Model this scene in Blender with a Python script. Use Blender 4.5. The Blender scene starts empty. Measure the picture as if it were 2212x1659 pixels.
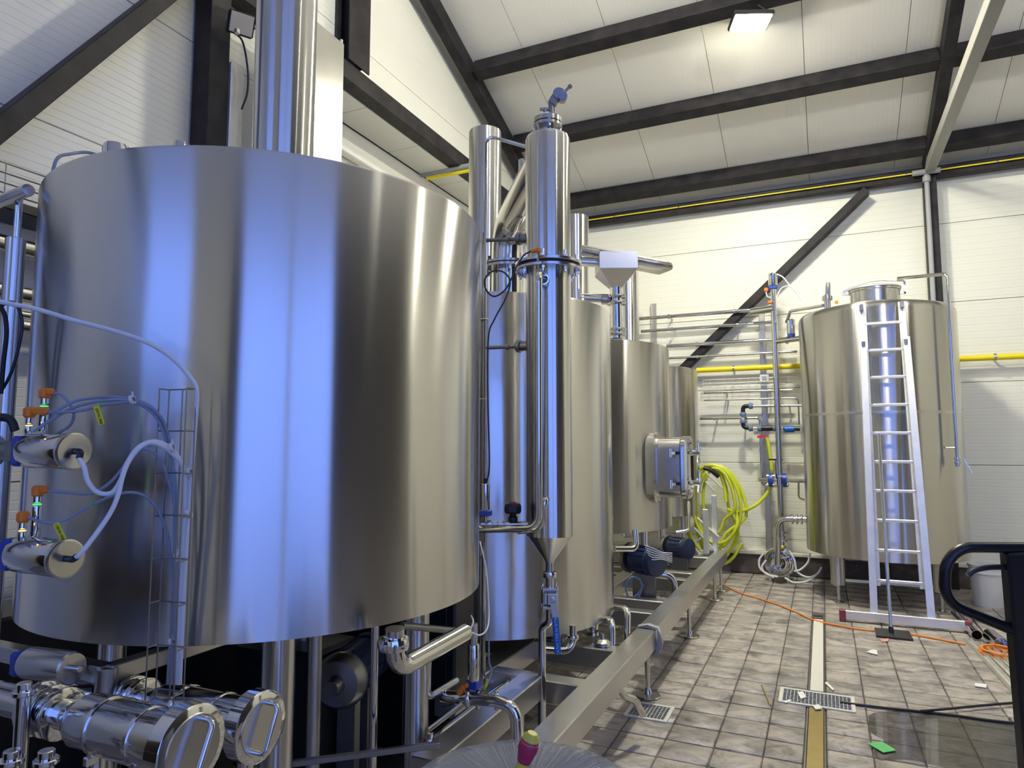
import bpy, math, random
from mathutils import Vector, Matrix

random.seed(11)
SC = bpy.context.scene
COL = SC.collection
PI = math.pi
V = Vector

# ------------------------------------------------------------------ camera, sky, exposure
FPX, IMW, IMH = 1460.0, 2212.0, 1659.0
PITCH = math.atan(130.0 / FPX)
YAW = math.atan(671.0 / math.hypot(FPX, 130.0))
EYE = V((0.0, 0.0, 1.70))
cam_data = bpy.data.cameras.new('camera')
cam_data.sensor_fit = 'HORIZONTAL'
cam_data.sensor_width = 36.0
cam_data.lens = 36.0 * FPX / IMW
cam_data.clip_start = 0.02
cam = bpy.data.objects.new('camera', cam_data)
COL.objects.link(cam)
cam.location = EYE
cam.rotation_euler = (PI / 2 + PITCH, 0.0, YAW)
SC.camera = cam

world = bpy.data.worlds.new('dusk_sky')
SC.world = world
world.use_nodes = True
bg = world.node_tree.nodes['Background']
bg.inputs[0].default_value = (0.20, 0.34, 1.0, 1.0)
bg.inputs[1].default_value = 2.1

SC.view_settings.view_transform = 'Standard'
SC.view_settings.look = 'None'
SC.view_settings.gamma = 1.0
SC.view_settings.use_curve_mapping = False
SC.view_settings.exposure = 0.05
FLOOD_MAIN = 950.0      # emission of the lit floodlight faces
FLOOD_FILL = 480.0  # emission of the added, unseen fill floodlights

# ------------------------------------------------------------------ helpers
FWD = V((-math.sin(YAW) * math.cos(PITCH), math.cos(YAW) * math.cos(PITCH), math.sin(PITCH)))
RGT = V((math.cos(YAW), math.sin(YAW), 0.0))
UPV = RGT.cross(FWD)


def Q(x, y, Y=None, X=None, z=None, D=None):
    """the point of the place seen at photo pixel (x, y), at a given world Y, X, height or depth"""
    d = FWD + RGT * ((x - IMW / 2) / FPX) - UPV * ((y - IMH / 2) / FPX)
    if D is not None:
        return EYE + d * D
    if Y is not None:
        return EYE + d * (Y / d.y)
    if X is not None:
        return EYE + d * (X / d.x)
    return EYE + d * ((z - EYE.z) / d.z)


def fillet(pts, rad, seg=6):
    pts = [V(p) for p in pts]
    out = [pts[0]]
    for a, b, c in zip(pts, pts[1:], pts[2:]):
        u, w = (a - b), (c - b)
        lu, lw = u.length, w.length
        u.normalize(); w.normalize()
        ang = u.angle(w)
        if ang > 3.05:
            out.append(b); continue
        t = min(rad / math.tan(ang / 2), lu * .49, lw * .49)
        r = t * math.tan(ang / 2)
        bis = (u + w).normalized()
        ctr = b + bis * (r / math.sin(ang / 2))
        s, e = b + u * t - ctr, b + w * t - ctr
        tot = s.angle(e)
        ax = s.cross(e)
        if ax.length < 1e-9:
            out.append(b); continue
        ax.normalize()
        for i in range(seg + 1):
            out.append(ctr + Matrix.Rotation(tot * i / seg, 3, ax) @ s)
    out.append(pts[-1])
    return out


def smooth_path(pts, sub=6):
    pts = [V(p) for p in pts]
    P = [pts[0] * 2 - pts[1]] + pts + [pts[-1] * 2 - pts[-2]]
    out = []
    for i in range(1, len(P) - 2):
        a, b, c, d = P[i - 1], P[i], P[i + 1], P[i + 2]
        for k in range(sub):
            t = k / sub
            out.append(.5 * ((2 * b) + (c - a) * t + (2 * a - 5 * b + 4 * c - d) * t * t + (3 * b - a - 3 * c + d) * t ** 3))
    out.append(pts[-1])
    return out


def basis(axis):
    a = V(axis).normalized()
    h = V((0, 0, 1)) if abs(a.z) < .9 else V((1, 0, 0))
    u = h.cross(a).normalized()
    return u, a.cross(u), a


class MB:
    def __init__(self):
        self.v, self.f = [], []

    def box(self, c, s, M=None):
        c = V(c); i0 = len(self.v)
        for dx in (-.5, .5):
            for dy in (-.5, .5):
                for dz in (-.5, .5):
                    p = V((dx * s[0], dy * s[1], dz * s[2]))
                    self.v.append(c + (M @ p if M else p))
        for q in ((0, 1, 3, 2), (4, 6, 7, 5), (0, 4, 5, 1), (2, 3, 7, 6), (0, 2, 6, 4), (1, 5, 7, 3)):
            self.f.append([i0 + k for k in q])
        return self

    def cbox(self, c, s, b=.005, M=None):
        """box with chamfered edges"""
        c = V(c); i0 = len(self.v)
        hx, hy, hz = s[0] / 2, s[1] / 2, s[2] / 2
        idx = {}
        for sx in (-1, 1):
            for sy in (-1, 1):
                for sz in (-1, 1):
                    for ax, p in enumerate(((hx, hy - b, hz - b), (hx - b, hy, hz - b), (hx - b, hy - b, hz))):
                        q = V((p[0] * sx, p[1] * sy, p[2] * sz))
                        idx[sx, sy, sz, ax] = len(self.v)
                        self.v.append(c + (M @ q if M else q))
        g = lambda *k: idx[k]
        for s1 in (-1, 1):
            self.f.append([g(s1, -1, -1, 0), g(s1, 1, -1, 0), g(s1, 1, 1, 0), g(s1, -1, 1, 0)][::s1])
            self.f.append([g(-1, s1, -1, 1), g(-1, s1, 1, 1), g(1, s1, 1, 1), g(1, s1, -1, 1)][::s1])
            self.f.append([g(-1, -1, s1, 2), g(1, -1, s1, 2), g(1, 1, s1, 2), g(-1, 1, s1, 2)][::s1])
        for a in (-1, 1):
            for d in (-1, 1):
                k = a * d
                self.f.append([g(a, d, -1, 0), g(a, d, -1, 1), g(a, d, 1, 1), g(a, d, 1, 0)][::k])
                self.f.append([g(a, -1, d, 0), g(a, 1, d, 0), g(a, 1, d, 2), g(a, -1, d, 2)][::k])
                self.f.append([g(-1, a, d, 1), g(-1, a, d, 2), g(1, a, d, 2), g(1, a, d, 1)][::k])
                for e in (-1, 1):
                    self.f.append([g(a, d, e, 0), g(a, d, e, 1), g(a, d, e, 2)][::k * e])
        return self

    def bar(self, a, b, w, h, up=(0, 0, 1), ch=0.0):
        a, b = V(a), V(b)
        z = (b - a).normalized()
        x = V(up).cross(z)
        x = x.normalized() if x.length > 1e-6 else V((1, 0, 0))
        y = z.cross(x)
        M = Matrix((x, y, z)).transposed()
        s = (w, h, (b - a).length)
        return self.cbox((a + b) / 2, s, ch, M) if ch else self.box((a + b) / 2, s, M)

    def tube(self, pts, r, n=12, cap=True, closed=False):
        pts = [V(p) for p in pts]
        keep = [pts[0]]
        for p in pts[1:]:
            if (p - keep[-1]).length > 1e-5:
                keep.append(p)
        pts = keep
        m = len(pts)
        rad = r if isinstance(r, (list, tuple)) else None
        i0 = len(self.v)
        t0 = (pts[1] - pts[0]).normalized()
        u, w, _ = basis(t0)
        prev = t0
        for i, p in enumerate(pts):
            if closed:
                t = (pts[(i + 1) % m] - pts[i - 1]).normalized()
            elif i == 0:
                t = t0
            elif i == m - 1:
                t = (pts[-1] - pts[-2]).normalized()
            else:
                t = ((pts[i + 1] - p).normalized() + (p - pts[i - 1]).normalized()).normalized()
            ax = prev.cross(t)
            if ax.length > 1e-7:
                R = Matrix.Rotation(prev.angle(t), 3, ax.normalized())
                u = R @ u
            u = (u - t * u.dot(t)).normalized()
            w = t.cross(u)
            prev = t
            rr = rad[i] if rad else r
            for k in range(n):
                a = 2 * PI * k / n
                self.v.append(p + (u * math.cos(a) + w * math.sin(a)) * rr)
        for i in range(m if closed else m - 1):
            for k in range(n):
                j = (i + 1) % m
                self.f.append([i0 + i * n + k, i0 + i * n + (k + 1) % n, i0 + j * n + (k + 1) % n, i0 + j * n + k])
        if cap and not closed:
            self.f.append([i0 + k for k in range(n)][::-1])
            self.f.append([i0 + (m - 1) * n + k for k in range(n)])
        return self

    def pipe(self, pts, r, bend=.06, n=14, seg=6):
        return self.tube(fillet(pts, bend, seg), r, n)

    def cable(self, pts, r, n=8, sub=6):
        return self.tube(smooth_path(pts, sub), r, n)

    def lathe(self, prof, o, axis=(0, 0, 1), n=32, capa=True, capb=True):
        """prof: (radius, distance along the axis)"""
        o = V(o); u, w, a = basis(axis); i0 = len(self.v); m = len(prof)
        for r, t in prof:
            for k in range(n):
                g = 2 * PI * k / n
                self.v.append(o + a * t + (u * math.cos(g) + w * math.sin(g)) * max(r, 1e-5))
        for i in range(m - 1):
            for k in range(n):
                self.f.append([i0 + i * n + k, i0 + i * n + (k + 1) % n, i0 + (i + 1) * n + (k + 1) % n, i0 + (i + 1) * n + k])
        if capa:
            self.f.append([i0 + k for k in range(n)][::-1])
        if capb:
            self.f.append([i0 + (m - 1) * n + k for k in range(n)])
        return self

    def cyl(self, o, axis, r, L, n=24, ch=.002):
        return self.lathe([(r - ch, 0), (r, ch), (r, L - ch), (r - ch, L)], o, axis, n)

    def prism(self, poly, vec):
        i0 = len(self.v); m = len(poly); vec = V(vec)
        for p in poly:
            self.v.append(V(p))
        for p in poly:
            self.v.append(V(p) + vec)
        self.f.append([i0 + k for k in range(m)][::-1])
        self.f.append([i0 + m + k for k in range(m)])
        for k in range(m):
            self.f.append([i0 + k, i0 + (k + 1) % m, i0 + m + (k + 1) % m, i0 + m + k])
        return self

    def loft(self, loops, cap=True):
        i0 = len(self.v); n = len(loops[0])
        for L in loops:
            self.v += [V(p) for p in L]
        for i in range(len(loops) - 1):
            for k in range(n):
                self.f.append([i0 + i * n + k, i0 + i * n + (k + 1) % n, i0 + (i + 1) * n + (k + 1) % n, i0 + (i + 1) * n + k])
        if cap:
            self.f.append([i0 + k for k in range(n)][::-1])
            self.f.append([i0 + (len(loops) - 1) * n + k for k in range(n)])
        return self

    def mesh(self, name, mat, off=V((0, 0, 0)), angle=35):
        me = bpy.data.meshes.new(name)
        me.from_pydata([tuple(p - off) for p in self.v], [], self.f)
        me.update()
        import bmesh
        bm = bmesh.new(); bm.from_mesh(me)
        bmesh.ops.recalc_face_normals(bm, faces=bm.faces)
        bm.to_mesh(me); bm.free()
        for p in me.polygons:
            p.use_smooth = True
        me.set_sharp_from_angle(angle=math.radians(angle))
        me.materials.append(mat)
        return me

    def build(self, name, mat, parent=None, angle=35):
        if parent is not None:
            off = world_loc(parent)
        else:
            lo = [min(p[i] for p in self.v) for i in range(3)]
            hi = [max(p[i] for p in self.v) for i in range(3)]
            off = V(((lo[0] + hi[0]) / 2, (lo[1] + hi[1]) / 2, lo[2]))
        o = bpy.data.objects.new(name, self.mesh(name, mat, off, angle))
        COL.objects.link(o)
        if parent is not None:
            o.parent = parent
        else:
            o.location = off
        return o


def world_loc(o):
    p = V((0, 0, 0))
    while o is not None:
        p = p + o.location
        o = o.parent
    return p


def tag(o, label=None, cat=None, group=None, kind=None):
    if label: o['label'] = label
    if cat: o['category'] = cat
    if group: o['group'] = group
    if kind: o['kind'] = kind
    return o


def thing(name, label, cat, loc, group=None):
    o = bpy.data.objects.new(name, None)
    o.empty_display_size = .1
    COL.objects.link(o)
    o.location = V(loc)
    return tag(o, label, cat, group)


def struct(o):
    o['kind'] = 'structure'
    return o


def text_on(txt, origin, ux, uy, size, mat, parent, name='lettering'):
    """flat printed lettering: ux runs along the text, uy is its up direction"""
    cu = bpy.data.curves.new(name, 'FONT')
    cu.body = txt; cu.size = size; cu.align_x = 'CENTER'; cu.align_y = 'CENTER'; cu.extrude = .0004
    t = bpy.data.objects.new(name, cu)
    COL.objects.link(t)
    bpy.context.view_layer.update()
    me = bpy.data.meshes.new_from_object(t.evaluated_get(bpy.context.evaluated_depsgraph_get()))
    bpy.data.objects.remove(t)
    ux = V(ux).normalized(); uy = V(uy); uy = (uy - ux * uy.dot(ux)).normalized(); uz = ux.cross(uy)
    M = Matrix((ux, uy, uz)).transposed().to_4x4()
    M.translation = V(origin) - world_loc(parent)
    me.transform(M)
    me.materials.clear(); me.materials.append(mat)
    o = bpy.data.objects.new(name, me)
    COL.objects.link(o)
    o.parent = parent
    return o


# ------------------------------------------------------------------ materials
def new_mat(name, col, rough=.5, metal=0.0, **kw):
    m = bpy.data.materials.new(name)
    m.use_nodes = True
    b = m.node_tree.nodes['Principled BSDF']
    b.inputs['Base Color'].default_value = (*col, 1)
    b.inputs['Roughness'].default_value = rough
    b.inputs['Metallic'].default_value = metal
    for k, v in kw.items():
        b.inputs[k.replace('_', ' ')].default_value = v
    return m


def nd(m, t, **kw):
    n = m.node_tree.nodes.new(t)
    for k, v in kw.items():
        setattr(n, k, v)
    return n


def lk(m, a, b):
    m.node_tree.links.new(a, b)


def ramp(m, src, stops):
    r = nd(m, 'ShaderNodeValToRGB')
    e = r.color_ramp.elements
    while len(e) < len(stops):
        e.new(.5)
    for el, (p, c) in zip(e, stops):
        el.position = p
        el.color = (*c, 1) if len(c) == 3 else c
    lk(m, src, r.inputs[0])
    return r


def noise(m, scale, vec=None, detail=4, rough=.55, dist=0.0):
    n = nd(m, 'ShaderNodeTexNoise')
    n.inputs['Scale'].default_value = scale
    n.inputs['Detail'].default_value = detail
    n.inputs['Roughness'].default_value = rough
    n.inputs['Distortion'].default_value = dist
    if vec is not None:
        lk(m, vec, n.inputs['Vector'])
    return n


def mapped(m, scale, coord='Object'):
    tc = nd(m, 'ShaderNodeTexCoord')
    mp = nd(m, 'ShaderNodeMapping')
    mp.inputs['Scale'].default_value = scale
    if coord == 'Position':
        g = nd(m, 'ShaderNodeNewGeometry')
        lk(m, g.outputs['Position'], mp.inputs[0])
    else:
        lk(m, tc.outputs[coord], mp.inputs[0])
    return mp.outputs[0]


def bump(m, height, strength, dist):
    b = nd(m, 'ShaderNodeBump')
    b.inputs['Strength'].default_value = strength
    b.inputs['Distance'].default_value = dist
    lk(m, height, b.inputs['Height'])
    lk(m, b.outputs[0], m.node_tree.nodes['Principled BSDF'].inputs['Normal'])
    return b


def B(m):
    return m.node_tree.nodes['Principled BSDF']


def mat_shell(name, col, rough, aniso, streak):
    """vertical-smear brushed sheet for upright cylinders"""
    m = new_mat(name, col, rough, 1.0)
    b = B(m)
    b.inputs['Anisotropic'].default_value = aniso
    b.inputs['Anisotropic Rotation'].default_value = 0.25
    t = nd(m, 'ShaderNodeTangent', direction_type='RADIAL', axis='Z')
    lk(m, t.outputs[0], b.inputs['Tangent'])
    v = mapped(m, (11, 11, .03))
    n = noise(m, 1.0, v, 5, .6)
    bump(m, n.outputs[0], streak, .01)
    return m


def mat_steel(name, col, rough, sc=14.0, st=.05):
    """stainless sheet and tube: faint cloudy variation of tone"""
    m = new_mat(name, col, rough, 1.0)
    n = noise(m, sc * .3, mapped(m, (1, 1, 1)), 2)
    r = ramp(m, n.outputs[0], [(.3, tuple(c * .94 for c in col)), (.7, tuple(min(c * 1.04, 1) for c in col))])
    lk(m, r.outputs[0], B(m).inputs['Base Color'])
    return m


M_SHELL = mat_shell('brushed_shell', (.66, .648, .625), .225, 1.0, .014)
M_SHELL_DULL = mat_shell('satin_shell', (.57, .555, .525), .25, 1.0, .13)
M_POL = mat_steel('polished_pipe', (.70, .69, .67), .10, 10, .03)
M_STEEL = mat_steel('plain_steel', (.62, .61, .59), .24, 20, .05)
M_CHROME = mat_steel('chrome_fitting', (.74, .74, .74), .08, 10, 0)
M_BEAMSS = mat_steel('mill_finish_beam', (.62, .61, .59), .33, 12, .015)
M_ALU = mat_steel('aluminium', (.84, .83, .79), .48, 30, .05)
M_DARKSTEEL = mat_steel('dark_steel', (.30, .30, .31), .35, 20, .05)  # even darker steel tone for levers, fittings and wires
M_BLACKP = new_mat('black_beam_paint', (.018, .017, .020), .55, 0.0, Specular_IOR_Level=.25)
_n = noise(M_BLACKP, 6, mapped(M_BLACKP, (1, 1, 1), 'Position'), 5)
_r = ramp(M_BLACKP, _n.outputs[0], [(.35, (.012, .011, .014)), (.75, (.035, .031, .033))])
lk(M_BLACKP, _r.outputs[0], B(M_BLACKP).inputs['Base Color'])
M_GREYP = new_mat('grey_beam_paint', (.30, .29, .27), .42)
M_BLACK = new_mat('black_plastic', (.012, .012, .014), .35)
M_JACK = new_mat('jack_gloss_black', (.006, .006, .009), .30)
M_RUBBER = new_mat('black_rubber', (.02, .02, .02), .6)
M_ORANGE = new_mat('orange_plug', (.85, .22, .015), .38)
M_ORCABLE = new_mat('orange_cable', (.80, .26, .04), .45)
M_WHITEH = new_mat('white_hose', (.75, .77, .80), .35)
M_GREYC = new_mat('grey_blue_cable', (.26, .30, .38), .4)
M_BLUE = new_mat('blue_adaptor', (.02, .06, .38), .38)
M_BLUEH = new_mat('blue_handle_vinyl', (.005, .13, .52), .4)
M_BLUEF = new_mat('pale_blue_nut', (.13, .20, .34), .4)
M_MOTOR = new_mat('motor_blue_paint', (.008, .022, .07), .45)
M_YELLOW = new_mat('yellow_gas_paint', (.86, .70, .01), .4)
M_HOSE = new_mat('yellow_hose', (.62, .68, .03), .38)
M_TAG = new_mat('yellow_tag', (.80, .74, .02), .5)
M_INK = new_mat('black_ink', (.01, .01, .01), .6)
M_INKW = new_mat('pale_ink', (.45, .62, .85), .6)
M_RED = new_mat('red_plastic', (.70, .02, .02), .4)
M_MAROON = new_mat('maroon_cap', (.22, .045, .06), .5)
M_MAGENTA = new_mat('magenta_grip', (.42, .02, .08), .45)
M_YGRIP = new_mat('yellow_grip', (.62, .55, .06), .45)
M_WHITEP = new_mat('white_plastic', (.72, .72, .70), .45)
M_PAPER = new_mat('white_paper', (.78, .77, .72), .7)
M_GREEN = new_mat('green_card', (.12, .50, .15), .6)
M_BRASS = mat_steel('bronze_channel', (.42, .33, .14), .45, 40, .2)
M_GREYCOND = new_mat('grey_conduit', (.35, .36, .37), .5)
M_LENS = new_mat('flood_glass_off', (.62, .55, .42), .3)
M_SILL = new_mat('pale_sill', (.66, .64, .58), .6)
M_FILM = new_mat('clear_stretch_film', (.74, .76, .80), .16, 0.0, Alpha=.5, IOR=1.8)
_tc = nd(M_FILM, 'ShaderNodeTexCoord'); _sx = nd(M_FILM, 'ShaderNodeSeparateXYZ'); lk(M_FILM, _tc.outputs['Object'], _sx.inputs[0])
_at = nd(M_FILM, 'ShaderNodeMath', operation='ARCTAN2'); lk(M_FILM, _sx.outputs[1], _at.inputs[0]); lk(M_FILM, _sx.outputs[0], _at.inputs[1])
_ln = nd(M_FILM, 'ShaderNodeVectorMath', operation='LENGTH'); lk(M_FILM, _tc.outputs['Object'], _ln.inputs[0])
_cb = nd(M_FILM, 'ShaderNodeCombineXYZ'); lk(M_FILM, _at.outputs[0], _cb.inputs[0]); lk(M_FILM, _ln.outputs['Value'], _cb.inputs[1])
_mp = nd(M_FILM, 'ShaderNodeMapping'); _mp.inputs['Scale'].default_value = (5, 3, 1); lk(M_FILM, _cb.outputs[0], _mp.inputs[0])
_n = noise(M_FILM, 3.5, _mp.outputs[0], 5, .7, .8); bump(M_FILM, _n.outputs[0], 1.0, .035)
M_GREYDRUM = new_mat('grey_drum', (.16, .165, .18), .5)


def led(name, col, s):
    m = new_mat(name, col, .3)
    B(m).inputs['Emission Color'].default_value = (*col, 1)
    B(m).inputs['Emission Strength'].default_value = s
    return m


M_LEDG = led('green_led', (.03, .8, .12), 2)
M_LEDY = led('amber_led', (1., .6, .1), 3)
M_LAMP = led('lit_flood', (1., .965, .79), FLOOD_MAIN)
M_FILL = led('added_flood_fill', (1., .965, .81), FLOOD_FILL)


def mat_panel(name, axis, period, col, strength, duty=.12):
    """coated sandwich-panel sheet with rolled micro ribs"""
    m = new_mat(name, col, .45)
    g = nd(m, 'ShaderNodeNewGeometry')
    s = nd(m, 'ShaderNodeSeparateXYZ')
    lk(m, g.outputs['Position'], s.inputs[0])
    d = nd(m, 'ShaderNodeMath', operation='DIVIDE'); d.inputs[1].default_value = period
    lk(m, s.outputs[axis], d.inputs[0])
    f = nd(m, 'ShaderNodeMath', operation='FRACT'); lk(m, d.outputs[0], f.inputs[0])
    r = ramp(m, f.outputs[0], [(0, (0, 0, 0)), (duty, (1, 1, 1)), (1 - duty, (1, 1, 1)), (1, (0, 0, 0))])
    bump(m, r.outputs[0], strength, .004)
    return m


M_PANEL_B = mat_panel('wall_panel_back', 2, .085, (.80, .795, .70), .5, .08)
M_PANEL_L = mat_panel('wall_panel_left', 2, .05, (.80, .79, .71), .5, .06)
M_PANEL_C = mat_panel('roof_panel', 0, .05, (.78, .76, .70), .18)
M_SOFFIT = new_mat('soffit_panel', (.78, .77, .73), .5)
M_JOINT = new_mat('panel_joint', (.10, .10, .09), .8)

M_STONE = new_mat('dark_plinth_stone', (.09, .075, .065), .55)
_n = noise(M_STONE, 5, mapped(M_STONE, (1, 1, 1), 'Position'), 6, .65, .6)
_r = ramp(M_STONE, _n.outputs[0], [(.3, (.045, .036, .032)), (.55, (.10, .082, .072)), (.78, (.20, .165, .14))])
lk(M_STONE, _r.outputs[0], B(M_STONE).inputs['Base Color'])


def mat_floor():
    m = new_mat('stamped_concrete', (.4, .38, .36), .5)
    p = mapped(m, (1, 1, 1), 'Position')
    big = noise(m, 1.6, p, 6, .6, .5)
    mid = noise(m, 6.5, mapped(m, (.85, 1.15, 1), 'Position'), 8, .70, .9)
    fine = noise(m, 60, p, 4, .6)
    r = ramp(m, mid.outputs[0], [(.27, (.09, .083, .08)), (.40, (.235, .217, .206)), (.52, (.38, .35, .325)), (.74, (.56, .51, .46))])
    r2 = ramp(m, big.outputs[0], [(.3, (.62, .62, .64)), (.5, (1., .98, .95)), (.7, (1.1, 1.05, 1.0))])
    mx = nd(m, 'ShaderNodeMixRGB', blend_type='MULTIPLY'); mx.inputs[0].default_value = .75
    lk(m, r.outputs[0], mx.inputs[1]); lk(m, r2.outputs[0], mx.inputs[2])
    oi = nd(m, 'ShaderNodeObjectInfo')
    hv = nd(m, 'ShaderNodeMapRange'); hv.inputs['To Min'].default_value = .92; hv.inputs['To Max'].default_value = 1.05
    lk(m, oi.outputs['Random'], hv.inputs['Value'])
    vm = nd(m, 'ShaderNodeVectorMath', operation='SCALE')
    lk(m, mx.outputs[0], vm.inputs[0]); lk(m, hv.outputs[0], vm.inputs['Scale'])
    lk(m, vm.outputs[0], B(m).inputs['Base Color'])
    rr = ramp(m, big.outputs[0], [(.3, (.30,) * 3), (.6, (.62,) * 3)])
    lk(m, rr.outputs[0], B(m).inputs['Roughness'])
    ad = nd(m, 'ShaderNodeMath', operation='ADD')
    lk(m, mid.outputs[0], ad.inputs[0]); lk(m, fine.outputs[0], ad.inputs[1])
    bump(m, ad.outputs[0], .35, .006)
    return m


M_FLOOR = mat_floor()
M_GROUT = new_mat('grout', (.085, .08, .08), .8)
M_WET = new_mat('standing_water', (.05, .045, .035), .04, 0.0, Alpha=.55)
M_WET.blend_method = 'BLEND' if hasattr(M_WET, 'blend_method') else M_WET.blend_method

# ================================================================== STRUCTURE
XL, XR, YB, YF = -3.9, 5.0, 9.75, -4.0
SL = .38                                     # roof slope


def roof_z(y):
    return 5.42 + SL * (9.3 - y) if y > 2.0 else 5.42 + SL * 7.3 - SL * (2.0 - y)


# floor ---------------------------------------------------------------------------------
floor_o = struct(MB().box((.3, 2.9, -.115), (9.8, 14.2, .2)).build('floor', M_GROUT))
XJ = [-1.43, -1.16, -.89, -.62, -.36, -.158, -.042, .19, .44, .71, .99, 1.26, 1.53]
Y0, DY = 4.08, .243


def tile_mesh(k):
    mb = MB(); rnd = random.Random(k)
    g, c = .008, .012
    def ring(d, z, j=0):
        pts = [(-.5 + d, -.5 + d), (0, -.5 + d), (.5 - d, -.5 + d), (.5 - d, 0), (.5 - d, .5 - d), (0, .5 - d), (-.5 + d, .5 - d), (-.5 + d, 0)]
        return [V((x + rnd.uniform(-j, j), y + rnd.uniform(-j, j), z + rnd.uniform(-j, j) * .05)) for x, y in pts]
    mb.loft([ring(g, -.014), ring(g + .008, -.004, .006), ring(c + .02, 0, .01)], cap=False)
    top = len(mb.v) - 8
    mb.f.append([top + i for i in range(8)])
    return mb.mesh('tile', M_FLOOR, angle=60)


TM = [tile_mesh(k) for k in range(6)]
NT = 0
rest = MB()
for ci in range(len(XJ) - 1):
    xa, xb = XJ[ci], XJ[ci + 1]
    slot = abs(xa + .158) < 1e-6
    for rj in range(-3, 23):
        ya, yb = Y0 + rj * DY, Y0 + (rj + 1) * DY
        if slot and ya < 7.5:
            continue
        if yb > 9.6:
            yb = 9.6
        cx, cy = (xa + xb) / 2, (ya + yb) / 2
        vis = xa > -1.2 and xb < 1.3 and not (xa > .9 and cy < 5.2)
        if vis and NT < 300:
            o = bpy.data.objects.new('tile', random.choice(TM))
            COL.objects.link(o)
            o.parent = floor_o
            o.location = V((cx, cy, random.uniform(-.0012, .0012))) - floor_o.location
            o.scale = (xb - xa, (yb - ya) * .984, 1)
            if random.random() < .5:
                o.rotation_euler.z = PI
            NT += 1
# all the floor beyond the tiles one can pick apart
xs = [-4.4 + .27 * i for i in range(36)]
for i in range(len(xs) - 1):
    for rj in range(-34, 24):
        xa, xb = xs[i], xs[i + 1]
        ya, yb = Y0 + rj * DY, Y0 + (rj + 1) * DY
        cx, cy = (xa + xb) / 2, (ya + yb) / 2
        if cy > 9.75 or (-1.16 < cx < 1.26 and cy > 3.35 and not (cx > .99 and cy < 5.2)):
            continue
        if XJ[1] < xb and xa < XJ[1] and cy > 3.35: xb = XJ[1]
        if xa < 1.26 < xb and cy > 5.2: xa = 1.26
        if xa < .99 < xb and 3.35 < cy < 5.2: xa = .99
        g = .004
        rest.v += [V((xa + g, ya + g, 0)), V((xb - g, ya + g, 0)), V((xb - g, yb - g, 0)), V((xa + g, yb - g, 0))]
        k = len(rest.v) - 4
        d = V((0, 0, -.014))
        rest.v += [rest.v[k + j] + d for j in range(4)]
        rest.f += [[k, k + 1, k + 2, k + 3]] + [[k + j, k + 4 + j, k + 4 + (j + 1) % 4, k + (j + 1) % 4] for j in range(4)]
tag(rest.build('tiles', M_FLOOR, floor_o), kind='stuff')


# walls ---------------------------------------------------------------------------------
def clip_poly(poly, fn):
    """keep the part of a 2D polygon where fn(p) <= 0 (fn linear)"""
    out = []
    for a, b in zip(poly, poly[1:] + poly[:1]):
        fa, fb = fn(a), fn(b)
        if fa <= 0: out.append(a)
        if (fa < 0 < fb) or (fb < 0 < fa):
            t = fa / (fa - fb)
            out.append((a[0] + (b[0] - a[0]) * t, a[1] + (b[1] - a[1]) * t))
    return out


wall_back = struct(MB().box(((XL - .45 + XR) / 2, YB + .11, 2.85), (XR - XL + .45, .16, 5.7)).build('wall_back', M_JOINT))
for k in range(6):
    z0, z1 = (.45 + (k - 1)), .45 + k
    z0 = max(z0, 0); z1 = min(z1, 5.6)
    for xa, xb in ((XL - .45, XR),):
        MB().cbox(((xa + xb) / 2, YB + .015, (z0 + z1) / 2), (xb - xa, .03, z1 - z0 - .006), .003).build('panel', M_PANEL_B, wall_back)
tr = struct(MB().cbox(((XL + XR) / 2, 9.69, .125), (XR - XL + .8, .14, .25), .006).build('baseboard_back', M_STONE))
struct(MB().cbox(((XL + XR) / 2, 9.675, .272), (XR - XL + .8, .18, .04), .006).build('trim_1', M_SILL))

wall_left = struct(MB().box((XL - .10, (YF + 3.9) / 2, 2.5), (.16, 3.9 - YF, 5.0)).build('wall_left', M_JOINT))
for k in range(6):
    z0, z1 = max(.5 + (k - 1), 0), min(.5 + k, 5.0)
    MB().cbox((XL - .015, (YF + 3.9) / 2, (z0 + z1) / 2), (.03, 3.9 - YF - .004, z1 - z0 - .006), .003).build('panel', M_PANEL_L, wall_left)
# gable above the ring beam
def gable_pieces(z0, z1):
    poly = [(YF, z0), (YB, z0), (YB, z1), (YF, z1)]
    poly = clip_poly(poly, lambda p: p[1] - (5.42 + SL * (9.3 - p[0])) - .03)
    poly = clip_poly(poly, lambda p: p[1] - (5.42 + SL * 7.3 - SL * (2.0 - p[0])) - .03) if poly else poly
    return poly
gm = MB()
gm.prism([(XL - .03, a, b) for a, b in gable_pieces(5.0, 9)], (-.12, 0, 0))
gable = struct(gm.build('wall_gable', M_JOINT))
for k in range(5):
    pp = gable_pieces(5.0 if k == 0 else 4.503 + k, 5.497 + k)
    if len(pp) > 2:
        MB().prism([(XL, a, b) for a, b in pp], (-.03, 0, 0)).build('panel', M_PANEL_L, gable)
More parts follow.
